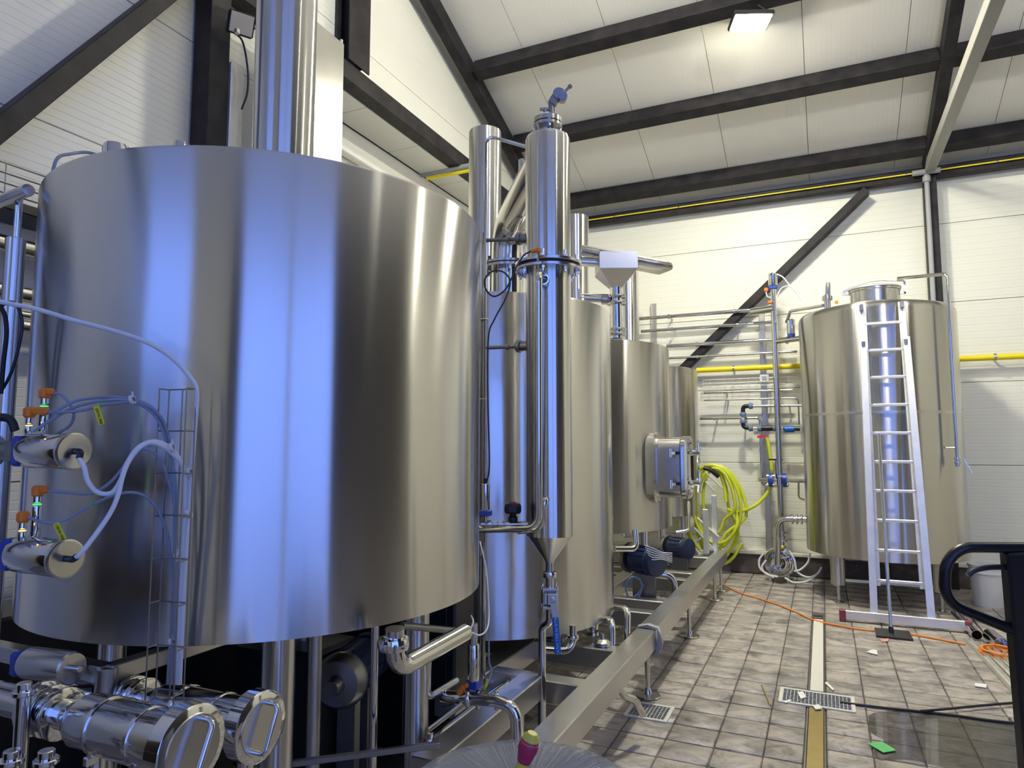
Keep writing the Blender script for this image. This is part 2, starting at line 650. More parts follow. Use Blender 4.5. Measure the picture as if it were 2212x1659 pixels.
# recess under the ring beam on the far left
wl2 = struct(MB().box((-4.40, 6.85, 2.5), (.16, 6.0, 5.0)).build('wall_recess', M_JOINT))
for k in range(6):
    z0, z1 = max(.5 + (k - 1), 0), min(.5 + k, 4.94)
    MB().cbox((-4.315, 6.85, (z0 + z1) / 2), (.03, 5.8, z1 - z0 - .006), .003).build('panel', M_PANEL_L, wl2)
struct(MB().box((-4.13, 3.88, 2.45), (.5, .06, 4.9)).build('wall_return', M_SOFFIT))
sof = struct(MB().box((-4.12, 6.8, 5.03), (.44, 5.9, .10)).build('ceiling_recess', M_JOINT))
ys = [3.9, 4.12, 5.13, 6.06, 7.14, 8.15, 9.15, 9.74]
for a, b in zip(ys, ys[1:]):
    MB().cbox((-4.10, (a + b) / 2, 4.965), (.40, b - a - .008, .03), .003).build('panel', M_SOFFIT, sof)
struct(MB().cbox((-4.24, 6.8, 4.62), (.10, 5.8, .07), .01).build('trim_2', M_SOFFIT))

# right wall with a tall open doorway, front wall with two doorways (they let the dusk in)
def wall_holes(name, mk, holes, lo, hi, top, mat):
    """mk(u0,u1,z0,z1) -> box in the wall plane"""
    mb = MB(); u = lo
    for (a, b, z0, z1) in sorted(holes):
        mk(mb, u, a, 0, top); mk(mb, a, b, z1, top)
        if z0 > 0: mk(mb, a, b, 0, z0)
        u = b
    mk(mb, u, hi, 0, top)
    return struct(mb.build(name, mat))


def mk_front(mb, a, b, z0, z1):
    if b > a and z1 > z0: mb.box(((a + b) / 2, YF - .06, (z0 + z1) / 2), (b - a, .12, z1 - z0))


def mk_right(mb, a, b, z0, z1):
    if b > a and z1 > z0: mb.box((XR + .06, (a + b) / 2, (z0 + z1) / 2), (.12, b - a, z1 - z0))


wall_holes('wall_front', mk_front, [(-3.8, -1.5, 2.4, 5.5), (1.1, 4.9, 0, 5.75)], XL, XR, 5.9, M_PANEL_B)
wall_holes('wall_right', mk_right, [(-3.9, -.6, 0, 5.9)], YF, YB, 8.4, M_PANEL_B)

M_ADDED_DARK = new_mat('added_dark_coat', (.02, .017, .015), .55)  # dark tone of the added, unseen gate and column
dg = struct(MB().box((XR - .03, 2.2, 3.5), (.05, 5.4, 7.0)).build('added_gate', M_ADDED_DARK))  # added dark gate, unseen, puts a dark band into the kettle's reflection
for k in range(10):
    MB().cbox((XR - .065, 2.2, .33 + .65 * k), (.03, 5.36, .62), .01).build('panel', M_ADDED_DARK, dg)
dg = struct(MB().box((.80, YF + .10, 2.75), (.55, .16, 5.5)).build('added_column', M_ADDED_DARK))  # added dark column, unseen, for a narrow dark band mirrored in the kettle
# ceiling -------------------------------------------------------------------------------
ceil = struct(MB().prism([(XL - .5, YB + .1, roof_z(YB + .1) + .04), (XL - .5, 2.0, roof_z(2.0001) + .04), (XL - .5, YF - .2, roof_z(YF - .2) + .04),
                          (XL - .5, YF - .2, roof_z(YF - .2) + .16), (XL - .5, 2.0, roof_z(2.0001) + .16), (XL - .5, YB + .1, roof_z(YB + .1) + .16)],
                         (XR - XL + .6, 0, 0)).build('ceiling', M_JOINT))
x = -4.03
while x < XR:
    xb = min(x + 1.0, XR + .05)
    for ya, yb in ((2.0001, YB + .05), (YF - .1, 2.0)):
        MB().prism([(x + .003, ya, roof_z(ya)), (xb - .003, ya, roof_z(ya)), (xb - .003, yb, roof_z(yb)), (x + .003, yb, roof_z(yb))],
                   (0, 0, .035)).build('panel', M_PANEL_C, ceil)
    x += 1.0

# steelwork -----------------------------------------------------------------------------
def beam(name, a, b, w, h, mat, label, cat='beam', group=None, up=(0, 0, 1)):
    return tag(MB().bar(a, b, w, h, up, .004).build(name, mat), label, cat, group)


def ibeam(name, a, b, w, h, mat, label, cat='beam', up=(0, 0, 1), web=.4):
    """channel/I section: web with two flanges, the parts of one rolled beam"""
    a, b = V(a), V(b)
    z = (b - a).normalized(); x = V(up).cross(z).normalized(); y = z.cross(x)
    t = thing(name, label, cat, a)
    MB().bar(a, b, w * .35, h * .98, up).build('web', mat, t)
    for s in (-1, 1):
        MB().bar(a + y * s * h * .46, b + y * s * h * .46, w, h * .10, up, .003).build('flange', mat, t)
    return t


PUR = [(9.28, 'lowest black roof purlin just above the back wall beam'),
       (8.08, 'middle black roof purlin crossing the white ceiling'),
       (6.93, 'upper black roof purlin carrying the glaring floodlight')]
bays = [(-3.66, 1.27), (1.39, XR)]
for y, lab in PUR[:3]:
    for k, (a, b) in enumerate(bays):
        zc = roof_z(y) - .02 - .10
        beam('roof_purlin', (a, y, zc), (b, y, zc), .15, .19, M_BLACKP,
             lab if k == 0 else {9.28: 'lowest', 8.08: 'middle', 6.93: 'upper'}[y] + ' black purlin stub right of the grey tie beam',
             'beam', 'roof purlins', (0, math.sin(math.atan(SL)), math.cos(math.atan(SL))))


def slope_beam(name, X, w, h, dz, label, ya=9.62, yb=2.2):
    beam(name, (X, ya, roof_z(ya) - dz), (X, yb, roof_z(yb) - dz), w, h, M_BLACKP, label, 'beam', 'roof rafters')


slope_beam('roof_rafter', -3.72, .12, .2, .16, 'black sloping rafter against the left gable wall')
slope_beam('roof_rafter', 1.33, .12, .2, .16, 'black sloping rafter above the right-hand tank')
beam('tie_beam', (1.33, 9.55, 5.10), (1.33, YF, 5.10), .11, .12, M_GREYP, 'grey square tie beam running overhead at upper right')
beam('ring_beam', (-3.82, 9.55, 5.04), (-3.82, YF, 5.04), .15, .17, M_BLACKP, 'black horizontal beam along the left wall behind the tall chimney')
beam('ring_beam', (-4.25, 9.62, 5.07), (XR, 9.62, 5.07), .12, .14, M_BLACKP, 'black horizontal beam along the top of the back wall')
beam('wall_column', (1.33, 9.61, 0), (1.33, 9.61, 5.0), .14, .14, M_BLACKP, 'black wall column rising behind the right-hand tank', 'column', None, (0, 1, 0))
beam('wall_column', (-3.80, 3.235, 0), (-3.80, 3.235, 7.2), .16, .17, M_BLACKP, 'black wall column left of the tall chimney', 'column', None, (0, 1, 0))
ibeam('wall_column', (-3.80, 4.78, 5.13), (-3.80, 4.78, 6.95), .3, .16, M_BLACKP, 'short black column standing on the left horizontal beam', 'column', (1, 0, 0))
beam('wind_brace', (-3.76, .7, 1.55), (-3.76, 3.12, 5.02), .10, .13, M_BLACKP, 'dark diagonal brace on the left wall at the upper left corner', 'brace', None, (1, 0, 0))
bd = V((.63 + 1.72, 0, 4.94 - 2.77))
pb = V((-1.68, 9.62, 2.82))
beam('wind_brace', pb - bd * .75, pb + bd * .985, .10, .18, M_BLACKP, 'dark diagonal brace across the white back wall', 'brace', None, (0, 1, 0))

# conduit on the column and fixings at the node
t = thing('conduit', 'grey conduit clipped to the black column behind the right-hand tank', 'conduit', (1.29, 9.48, 3.2))
MB().pipe([(1.29, 9.50, 2.9), (1.29, 9.50, 5.02)], .028).build('tube', M_GREYCOND, t)
MB().cyl((1.29, 9.50, 4.93), (0, 0, 1), .045, .07, 12).build('coupling', M_GREYCOND, t)
MB().cyl((1.14, 9.50, 5.06), (1, 0, 0), .035, .30, 12).build('junction', M_GREYCOND, t)

# floodlights ---------------------------------------------------------------------------
M_FILL_SIDE = led('added_flood_side', (1., .965, .81), FLOOD_FILL * .35)


def floodlight(name, label, p, n, w, h, lampmat, arm=None, group=None):
    p, n = V(p), V(n).normalized()
    t = thing(name, label, 'floodlight', p, group)
    x = V((0, 0, 1)).cross(n); x = x.normalized() if x.length > 1e-3 else V((1, 0, 0))
    y = n.cross(x)
    M = Matrix((x, y, n)).transposed()
    MB().cbox(p - n * .03, (w * 1.16, h * 1.16, .05), .012, M).build('housing', M_BLACK, t)
    MB().cbox(p + n * .001, (w, h, .012), .003, M).build('lens', lampmat, t)
    for k in range(5):
        MB().box(p - n * .065 + y * h * (k - 2) * .2, (w * .9, .008, .025), M).build('cooling_fin', M_BLACK, t)
    if arm:
        MB().pipe([p - n * .05 + x * w * .62, p - n * .10 + x * w * .62, V(arm)], .008, .02, 8).build('bracket', M_BLACK, t)
    return t


yl = 7.16
lp = Q(1622, 50, Y=6.80)
floodlight('floodlight', 'glaring lit floodlight under the roof purlin', lp, (0.05, -.12, -1), .34, .22, M_LAMP, (lp.x + .05, 6.90, roof_z(6.90) - .2))
for i, (fx, fy, fz, nx, ny, nz) in enumerate([(3.6, 5.6, 6.2, -.1, .25, -1), (-1.2, 3.6, 6.85, -.1, .95, -.02), (1.55, 2.4, 5.35, -.12, .8, .42)]):  # added fixtures out of view that fill ceiling and walls with light
    floodlight('floodlight', ['added fill floodlight over the right bay, out of the picture', 'added fill floodlight high on the left, out of the picture',
                              'added fill floodlight high on the right, out of the picture'][i], (fx, fy, fz), (nx, ny, nz), .34, .22, M_FILL_SIDE if i == 0 else M_FILL,
               (fx + .1, fy - .1, roof_z(fy) - .02) if i < 2 else (fx - .2, fy, 5.1))

# ================================================================== TANKS
def clamp_ring(mb, p, axis, r, w=.022):
    a = V(axis).normalized()
    mb.lathe([(r, -w / 2), (r * 1.28, -w / 2), (r * 1.36, -w / 4), (r * 1.36, w / 4), (r * 1.28, w / 2), (r, w / 2)], p, a, 20, False, False)
    u, w2, _ = basis(a)
    mb.box(V(p) + u * r * 1.45, (r * .4, r * .4, r * .4))
    return mb


def shell_mesh(R, z0, z1, c, n=160, cone=.10, sh=.012):
    mb = MB()
    mb.lathe([(R - .05, z0 + .03), (R - .012, z0 + .03), (R - .004, z0 + .004), (R, z0), (R, z0 + .01), (R, (z0 + z1) / 2), (R, z1 - sh), (R - sh * .3, z1 - sh * .3), (R - sh, z1), (R - sh - .02, z1), (.14, z1 + cone)],
             (c[0], c[1], 0), (0, 0, 1), n, False, True)
    return mb


def bottom_mesh(R, z0, c):
    return MB().lathe([(R - .02, z0 + .06), (R - .05, z0 + .02), (.3, z0 - .10), (.06, z0 - .13)], (c[0], c[1], 0), (0, 0, 1), 64, True, True)


def tank(name, label, c, R, z0, z1, legs, chim=None, mat=None, legr=.055, foot_z=.45):
    t = thing(name, label, 'tank', (c[0], c[1], 0))
    shell_mesh(R, z0, z1, c).build('shell', mat or M_SHELL, t)
    bottom_mesh(R, z0, c).build('dished_bottom', M_STEEL, t)
    for ang in legs:
        rr = .70 * R
        p = V((c[0] + rr * math.cos(ang), c[1] + rr * math.sin(ang), 0))
        lg = MB().cyl(p + V((0, 0, foot_z)), (0, 0, 1), legr, z0 + .02 - foot_z, 20).build('leg', M_SHELL, t)
        MB().lathe([(legr * 1.5, 0), (legr * 1.7, .004), (legr * 1.7, .012), (legr * 1.05, .014)], p + V((0, 0, foot_z)), (0, 0, 1), 20).build('base_plate', M_STEEL, lg)
    if chim:
        (cx, cy, r, ztop) = chim
        ch = MB().lathe([(r * 1.25, z1 + .03), (r, z1 + .07), (r, ztop - .004), (r - .004, ztop), (r - .012, ztop), (r - .012, ztop - .25)], (cx, cy, 0), (0, 0, 1), 48, False, False).build('chimney', M_SHELL, t)
    return t


T1c, T2c, T3c, T4c, T5c = (-2.143, 2.229), (-2.205, 4.428), (-2.16, 6.24), (-2.14, 8.72), (.589, 8.72)

# T1: nearest kettle
p = Q(612, 300, D=2.92)
t1 = tank('brew_kettle', 'huge round stainless brew kettle in the foreground with blue reflections', T1c, .88, 1.11, 2.637,
          [math.radians(a) for a in (-43, 28, 118, -148)], (p.x, p.y, .127, 5.3), M_SHELL, .055, .0)
MB().box((p.x - .02, p.y - .128, 3.97), (.004, .004, 2.66)).build('chimney_seam', M_DARKSTEEL, t1)
for (x, y, w, D) in ((252, 316, 27, 2.62), (392, 311, 17, 2.75)):
    q = Q(x, y, D=D); r = w / FPX * D
    MB().lathe([(r, 0), (r, q.z - .012 - 2.66), (r * .9, q.z + .002 - 2.66)], (q.x, q.y, 2.66), (0, 0, 1), 28).build('top_nozzle', M_CHROME, t1)
a = Q(112, 366, D=2.35); b = Q(205, 333, D=2.55)
MB().cable([a + V((0, 0, -.05)), Q(122, 345, D=2.38), Q(150, 333, D=2.45), b, b + V((.05, .1, -.06))], .006).build('top_cable', M_GREYC, t1)

# T2
tank('whirlpool_tank', 'stainless tank behind the condenser column, hanging lower than its neighbours', T2c, .88, .556, 2.635,
     [math.radians(a) for a in (-20, 70, 160, -110)], None, M_SHELL, .05, .45)
# T3
t3 = tank('mash_tun', 'stainless tank with the clamped manway door on its side', T3c, .88, .955, 2.60,
          [math.radians(a) for a in (-50, 20, 130, -140)], (T3c[0], T3c[1], .13, Q(1255, 457, D=6.57).z), M_SHELL_DULL, .05, .45)
# T4
p = Q(1357, 600, Y=8.78)
t4 = tank('hot_water_tank', 'farthest stainless tank of the row beside the yellow hose', T4c, .72, .84, 2.645,
          [math.radians(a) for a in (-50, 20, 130, -140)], (p.x, p.y, .135, Q(1357, 575, Y=8.78).z), M_SHELL_DULL, .05, .45)

# chimney of T2 and vapour line
p = Q(1047, 600, Y=4.62)
zt = Q(1047, 286, Y=4.62).z
t = thing('exhaust_stack', 'slender stainless exhaust stack left of the condenser column', 'chimney', (p.x, p.y, 2.6))
MB().lathe([(.128, 2.6), (.128, zt - .01), (.125, zt), (.11, zt), (.11, zt - .3)], (p.x, p.y, 0), (0, 0, 1), 48, False, False).build('stack_pipe', M_SHELL, t)
MB().lathe([(.128, 0), (.15, 0), (.15, .02), (.128, .02)], (p.x, p.y, 2.68), (0, 0, 1), 40, False, False).build('collar', M_STEEL, t)

# manway door of T3 ----------------------------------------------------------------------
def rrect(X, cy, cz, hy, hz, r, n=5):
    pts = []
    for (sy, sz, a0) in ((1, 1, 0), (-1, 1, 90), (-1, -1, 180), (1, -1, 270)):
        for k in range(n + 1):
            a = math.radians(a0 + 90 * k / n)
            pts.append(V((X, cy + sy * (hy - r) + r * math.cos(a), cz + sz * (hz - r) + r * math.sin(a))))
    return pts


dy, dz = 6.04, 1.50
MB().loft([rrect(-1.42, dy, dz, .235, .31, .12), rrect(-1.325, dy, dz, .235, .31, .12), rrect(-1.31, dy, dz, .22, .295, .115), rrect(-1.31, dy, dz, .18, .25, .10)]).build('door_flange', M_STEEL, t3)
MB().loft([rrect(-1.36, dy, dz, .185, .26, .10), rrect(-1.115, dy, dz, .185, .26, .10), rrect(-1.105, dy, dz, .175, .25, .09)]).build('door_neck', M_STEEL, t3)
cv = MB().loft([rrect(-1.100, dy, dz, .195, .27, .105), rrect(-1.07, dy, dz, .195, .27, .105), rrect(-1.06, dy, dz, .18, .255, .10), rrect(-1.052, dy, dz, .15, .22, .09), rrect(-1.075, dy, dz, .13, .20, .07)]).build('door_cover', M_CHROME, t3)
for zz in (dz + .125, dz - .135):
    ha = MB().bar((-1.16, dy - .30, zz), (-1.03, dy + .10, zz), .02, .03, (0, 0, 1), .003)
    ha.cyl((-1.17, dy - .30, zz - .035), (0, 0, 1), .018, .07, 12)
    hh = ha.build('clamp_arm', M_CHROME, t3)
    w = MB().cyl((-1.06, dy, zz), (1, 0, 0), .026, .09, 14)
    for k in range(5):
        an = 2 * PI * k / 5 + .3
        d = V((0, math.cos(an), math.sin(an)))
        o = V((-.985, dy, zz))
        w.tube([o, o + d * .095], [.008, .007], 8)
        w.lathe([(.002, -.012), (.010, -.008), (.012, 0), (.010, .008), (.002, .012)], o + d * .10, d, 10)
    w.build('handwheel', M_CHROME, hh)
q = Q(1338, 1126, D=5.35)
cc = V((T3c[0], T3c[1], q.z)); n = (V((q.x, q.y, q.z)) - cc).normalized(); q = cc + n * .875
es = thing('stop_button', 'small red push button low on the tank with the manway door', 'button', q)
MB().cyl(q, n, .022, .035, 16).build('collar', M_DARKSTEEL, es)
MB().lathe([(.024, .03), (.032, .04), (.032, .06), (.02, .068)], q, n, 16).build('push_cap', M_RED, es)

# ---- T5 right hand tank ------------------------------------------------------------------
t5 = thing('water_tank', 'tall free-standing stainless tank behind the ladder', 'tank', (*T5c, 0))
R5, z50, z51 = .80, .506, 3.20
MB().lathe([(R5 - .05, z50 + .03), (R5 - .01, z50 + .02), (R5, z50), (R5, 2.0), (R5, z51 - .07), (R5 - .006, z51 - .04), (R5 - .022, z51 - .015), (R5 - .05, z51), (.55, z51 + .05), (.2, z51 + .08)],
           (*T5c, 0), (0, 0, 1), 160, False, True).build('shell', M_SHELL_DULL, t5)
MB().lathe([(R5 - .01, 2.012), (R5 + .0015, 2.016), (R5 + .002, 2.03), (R5 + .0015, 2.044), (R5 - .01, 2.048)], (*T5c, 0), (0, 0, 1), 128, False, False).build('weld_band', M_BEAMSS, t5)
bottom_mesh(R5, z50, T5c).build('dished_bottom', M_STEEL, t5)
for (lx, ly) in ((.10, 8.27), (1.05, 8.27), (.10, 9.17), (1.08, 9.17)):
    lg = MB().cyl((lx, ly, .19), (0, 0, 1), .075, .36, 24).build('leg', M_SHELL_DULL, t5)
    MB().cyl((lx, ly, 0), (0, 0, 1), .016, .20, 10).lathe([(.06, 0), (.06, .01), (.02, .025)], (lx, ly, 0), (0, 0, 1), 20).build('foot', M_STEEL, lg)
MB().bar((.10, 8.27, .24), (1.05, 8.27, .24), .03, .03).build('cross_rail', M_BEAMSS, t5)
MB().bar((.10, 8.27, .24), (.10, 9.17, .24), .03, .03).build('cross_rail', M_BEAMSS, t5)
# manhole
mc = V((.60, 8.62, 0)); mr = .255
MB().lathe([(mr, 3.20), (mr, 3.42), (mr + .012, 3.425), (mr + .012, 3.445), (mr - .01, 3.45)], mc, (0, 0, 1), 64, False, False).build('manhole_neck', M_STEEL, t5)
lid = MB().lathe([(mr + .015, 3.45), (mr + .015, 3.462), (mr - .02, 3.468), (.14, 3.50), (.02, 3.51)], mc, (0, 0, 1), 64).build('manhole_lid', M_ALU, t5)
arc = [mc + V((-.31, -.02, 3.415)), mc + V((-.31, -.02, 3.46)), mc + V((-.20, -.02, 3.515)), mc + V((-.05, -.02, 3.555)), mc + V((.08, -.02, 3.56)), mc + V((.29, -.02, 3.53))]
cb = MB()
for a, b in zip(arc, arc[1:]):
    cb.bar(a, b, .04, .022)
cb.bar(mc + V((.30, -.02, 3.56)), mc + V((.30, -.02, 3.38)), .03, .02, (1, 0, 0)).bar(mc + V((.31, -.02, 3.39)), mc + V((.24, -.02, 3.39)), .03, .02)
cb.bar(mc + V((-.315, -.02, 3.42)), mc + V((-.24, -.02, 3.42)), .03, .02)
cb.build('clamp_bar', M_BEAMSS, lid)
# CIP pipe
pv = Q(2048, 640, Y=8.10)
pvb = Q(2062, 995, Y=8.10)
zt = Q(2040, 592, Y=8.10).z
cip = thing('cleaning_pipe', 'thin bent cleaning pipe running down the right side of the tall tank', 'pipe', (pv.x, pv.y, pvb.z))
MB().pipe([mc + V((.24, -.05, 3.55)), V((pv.x - .02, 8.12, zt + .0)), V((pv.x, 8.10, zt)), V((pv.x, 8.10, pvb.z))][0:1] + [V((pv.x, 8.10, zt)), V((pv.x, 8.10, pvb.z))], .019, .06, 14).build('pipe', M_POL, cip)
for dz_ in (.02, -.02):
    cm = MB(); clamp_ring(cm, (pv.x, 8.10, pvb.z + dz_), (0, 0, 1), .023); cm.build('clamp', M_CHROME, cip)
MB().cyl((pv.x, 8.10, pvb.z - .06), (0, 0, 1), .024, .10, 14).build('valve_body', M_CHROME, cip)
MB().bar((pv.x + .05, 8.08, pvb.z + .02), (pv.x + .11, 8.05, pvb.z - .13), .012, .022, (0, 1, 0)).build('valve_lever', M_STEEL, cip)
MB().pipe([(pv.x, 8.10, pvb.z + .13), (pv.x - .09, 8.13, pvb.z + .13)], .008, .01, 8).build('bracket', M_STEEL, cip)
# small nozzle + valve on the top left of T5
q = Q(1787, 650, Y=8.35)
sv = thing('relief_valve', 'small angled relief valve on the left edge of the tall tank top', 'valve', (q.x, q.y, 3.2))
MB().lathe([(.035, 3.19), (.035, q.z), (.055, q.z + .01), (.055, q.z + .05), (.03, q.z + .07)], (q.x, q.y, 0), (0, 0, 1), 16).build('body', M_STEEL, sv)
MB().lathe([(.022, 0), (.03, .02), (.026, .12), (.02, .16)], (q.x + .005, q.y, q.z + .05), (.08, 0, 1), 14).build('cap', M_STEEL, sv)
MB().cbox(Q(1807, 653, Y=8.35), (.035, .03, .035), .006).build('plug', M_ORANGE, sv)
a = Q(1778, 660, Y=8.35)
bp = MB().pipe([a, Q(1708, 672, Y=8.9), Q(1699, 695, Y=9.25)], .02, .08)
tag(bp.build('balance_pipe', M_POL), 'short bent pipe joining the relief valve to the pipe actuator', 'pipe')

# ================================================================== CONDENSER COLUMN
cx, cy = -1.31, 3.33
ctop, cfl, cbot = Q(1184, 294, Y=cy).z, Q(1190, 578, Y=cy).z, Q(1190, 1156, Y=cy).z
cz_end = Q(1188, 1216, Y=cy).z
cn = thing('condenser_column', 'slim vertical stainless condenser column with bolted flange in front of the tanks', 'vessel', (cx, cy, cz_end))
R = .122
MB().lathe([(R, cfl + .01), (R, ctop - .03), (R - .008, ctop - .01), (R - .03, ctop), (.06, ctop + .005)], (cx, cy, 0), (0, 0, 1), 64, False, True).build('upper_body', M_SHELL, cn)
MB().lathe([(.021, cz_end), (.03, cz_end + .02), (R - .004, cbot - .004), (R, cbot), (R, cfl - .01)], (cx, cy, 0), (0, 0, 1), 64, False, False).build('lower_body', M_SHELL, cn)
fl = MB()
fl.lathe([(R, 0), (.175, 0), (.178, .003), (.178, .016), (.175, .018), (R, .018)], (cx, cy, cfl + .006), (0, 0, 1), 48, False, False)
fl.lathe([(R, 0), (.175, 0), (.178, .003), (.178, .016), (.175, .018), (R, .018)], (cx, cy, cfl - .026), (0, 0, 1), 48, False, False)
flo = fl.build('flange', M_STEEL, cn)
MB().lathe([(R, 0), (.168, 0), (.168, .012), (R, .012)], (cx, cy, cfl - .007), (0, 0, 1), 48, False, False).build('gasket', M_RUBBER, cn)
for k in range(8):
    an = 2 * PI * k / 8 + .2
    o = V((cx + .153 * math.cos(an), cy + .153 * math.sin(an), cfl))
    MB().cyl(o + V((0, 0, -.055)), (0, 0, 1), .007, .12, 8).cyl(o + V((0, 0, .024)), (0, 0, 1), .015, .014, 6, .001).cyl(o + V((0, 0, -.040)), (0, 0, 1), .015, .014, 6, .001).build('bolt', M_CHROME, flo)
# neck flange and weighted relief lever on top
nk = MB()
nk.lathe([(.05, 0), (.05, .045), (.078, .045), (.08, .047), (.08, .062), (.05, .062)], (cx, cy, ctop), (0, 0, 1), 32, False, False)
nk.lathe([(.05, .068), (.08, .068), (.08, .094), (.074, .10), (.02, .10)], (cx, cy, ctop), (0, 0, 1), 32, False, True)
nko = nk.build('neck_flange', M_STEEL, cn)
for k in range(4):
    an = PI / 2 * k + .5
    MB().cyl((cx + .068 * math.cos(an), cy + .068 * math.sin(an), ctop + .03), (0, 0, 1), .009, .06, 8).build('bolt', M_CHROME, nko)
zt = ctop + .10
e1, e2 = RGT, V((0, 0, 1))
o = V((cx, cy, zt))
lv = MB()
lv.cyl(o - e1 * .012, e2, .012, .062, 12).cyl(o + e1 * .022, e2, .016, .085, 12).cyl(o + e1 * .038, e2, .006, .07, 8)
lv.lathe([(.010, -.03), (.010, .03)], o - e1 * .012 + e2 * .055, -e1, 10)
lv.bar(o + e1 * .02 + e2 * .075, o + e1 * .062 + e2 * .145, .05, .045, FWD, .008)
lv.cyl(o + e1 * .062 + e2 * .135 - FWD * .03, FWD, .033, .06, 18)
lv.cyl(o + e1 * .082 + e2 * .115 - FWD * .04, FWD, .026, .05, 18)
lv.tube([o + e1 * .045 + e2 * .10, o + e1 * .125 + e2 * .185], .0085, 10)
lv.lathe([(.002, -.012), (.012, -.008), (.0135, 0), (.012, .008), (.002, .012)], o + e1 * .125 + e2 * .185, e1 + e2, 12)
lv.build('relief_lever', M_DARKSTEEL, cn)

# vapour pipe from T2 to column
va = Q(1096, 625, Y=3.98)
zf = Q(1092, 580, Y=3.98).z
vp = thing('vapour_pipe', 'wide curved stainless vapour pipe bending into the condenser column', 'pipe', (va.x, va.y, 2.6))
z1, z2 = Q(1092, 520, Y=3.9).z, Q(1140, 372, Y=3.45).z
MB().tube(fillet([V((va.x, va.y, 2.62)), V((va.x, va.y, z1 + .10)), V((cx - .06, cy + .10, z2 + .04))], .22, 10), .105, 32).build('bend', M_POL, vp)
MB().lathe([(.105, -.012), (.165, -.012), (.165, .004), (.105, .004)], (va.x, va.y, zf), (0, 0, 1), 40, False, False).lathe([(.105, .012), (.165, .012), (.165, .028), (.105, .028)], (va.x, va.y, zf), (0, 0, 1), 40, False, False).build('flange', M_STEEL, vp)
MB().lathe([(.105, .003), (.16, .003), (.16, .013), (.105, .013)], (va.x, va.y, zf), (0, 0, 1), 40, False, False).build('gasket', M_RUBBER, vp)
for k in range(6):
    an = PI / 3 * k
    MB().cyl((va.x + .14 * math.cos(an), va.y + .14 * math.sin(an), zf - .04), (0, 0, 1), .012, .10, 8).build('bolt', M_CHROME, vp)
q = Q(1128, 370, Y=3.55)
MB().cyl(q, (0, 0, 1), .022, .07, 14).build('nozzle', M_CHROME, vp)

# thin riser pair beside the column with cross links
rx = Q(1047, 700, Y=3.30)
rs = thing('sample_riser', 'pair of thin vertical tubes beside the condenser column', 'pipe', (rx.x, rx.y, .9))
zt = Q(1047, 292, Y=3.30).z
zb = Q(1047, 1480, Y=3.30).z
MB().pipe([(rx.x, 3.30, zb), (rx.x, 3.30, zt), (cx - .08, cy, Q(1138, 325, Y=3.33).z)], .0095, .04, 10).build('riser', M_POL, rs)
MB().pipe([(rx.x - .022, 3.31, zb), (rx.x - .022, 3.31, Q(1047, 500, Y=3.3).z)], .008, .04, 10).build('riser', M_POL, rs)
for y in (518, 750):
    a, b = Q(1037, y + 2, Y=3.36), Q(1140, y - 3, Y=3.33)
    lk_ = MB().tube([a, b], .011, 10).build('link', M_DARKSTEEL, rs)
    d = (b - a).normalized()
    c2 = MB(); clamp_ring(c2, a + d * .60 * (b - a).length, d, .014, .02); c2.build('clamp', M_DARKSTEEL, lk_)
    c2 = MB(); clamp_ring(c2, b - d * .052, d, .026, .024); c2.build('clamp', M_DARKSTEEL, lk_)
    MB().cyl(b - d * .045, d, .026, .05, 16).build('ferrule', M_DARKSTEEL, lk_)
for y in (690, 862, 1205):
    q = Q(1047, y, Y=3.30)
    MB().box((q.x - .008, 3.29, q.z), (.06, .03, .005)).build('tie', M_STEEL, rs)

# overflow pipes in front of the column
fp = thing('bypass_pipe', 'polished pipe running down the front of the condenser column and turning left', 'pipe', (cx, cy - .2, cbot))
D0 = 3.36
a = Q(1172, 596, D=3.46)
MB().pipe([a, Q(1163, 590, D=D0), Q(1164, 1142, D=D0), Q(1036, 1143, D=D0 + .1)], .0195, .075, 16, 8).build('long_pipe', M_POL, fp)
MB().pipe([Q(1186, 1078, D=3.46), Q(1176, 1078, D=3.40), Q(1172, 1140, D=3.42), Q(1120, 1147, D=3.48)], .0185, .06, 16, 8).build('return_bend', M_POL, fp)
n0 = (EYE - V((cx, cy, 1.7))).normalized(); n0.z = 0
for y, x in ((604, 1174), (1080, 1184)):
    q = Q(x, y, D=3.46)
    MB().lathe([(.022, -.03), (.030, -.03), (.033, 0), (.030, .012), (.022, .012)], q, n0, 20, False, False).build('port_collar', M_CHROME, fp)

# valve train left of the column
vt = thing('control_valve', 'upright steel control valve with blue collar beside the condenser column', 'valve', Q(1048, 1140, D=3.44))
D1 = 3.42
a, b = Q(1048, 1102, D=D1), Q(1048, 1045, D=D1)
MB().lathe([(.0225, 0), (.0235, .004), (.0235, (b - a).length - .003), (.021, (b - a).length)], a, (0, 0, 1), 24).build('actuator_body', M_POL, vt)
MB().cyl(b, (0, 0, 1), .010, .03, 12).build('top_fitting', M_BLACK, vt)
MB().cbox(Q(1048, 1108, D=D1), (.06, .05, .032), .006).build('collar', M_BLUE, vt)
vb = MB()
for x, r in ((1044, .016), (1058, .02), (1070, .014), (1082, .02), (1096, .016)):
    q = Q(x, 1132, D=D1)
    vb.cyl(q - RGT * .012, RGT, r, .024, 14)
vb.tube([Q(1038, 1133, D=D1), Q(1140, 1133, D=D1)], .011, 12)
vb.build('valve_body', M_STEEL, vt)
kb = thing('hand_valve', 'black hand valve with a red top between the condenser column and kettle', 'valve', Q(1108, 1132, D=3.46))
o = Q(1108, 1130, D=3.44)
MB().lathe([(.02, 0), (.024, .01), (.024, .03), (.016, .04), (.016, .05)], o, (0, 0, 1), 18).build('bonnet', M_BLACK, kb)
hw = MB()
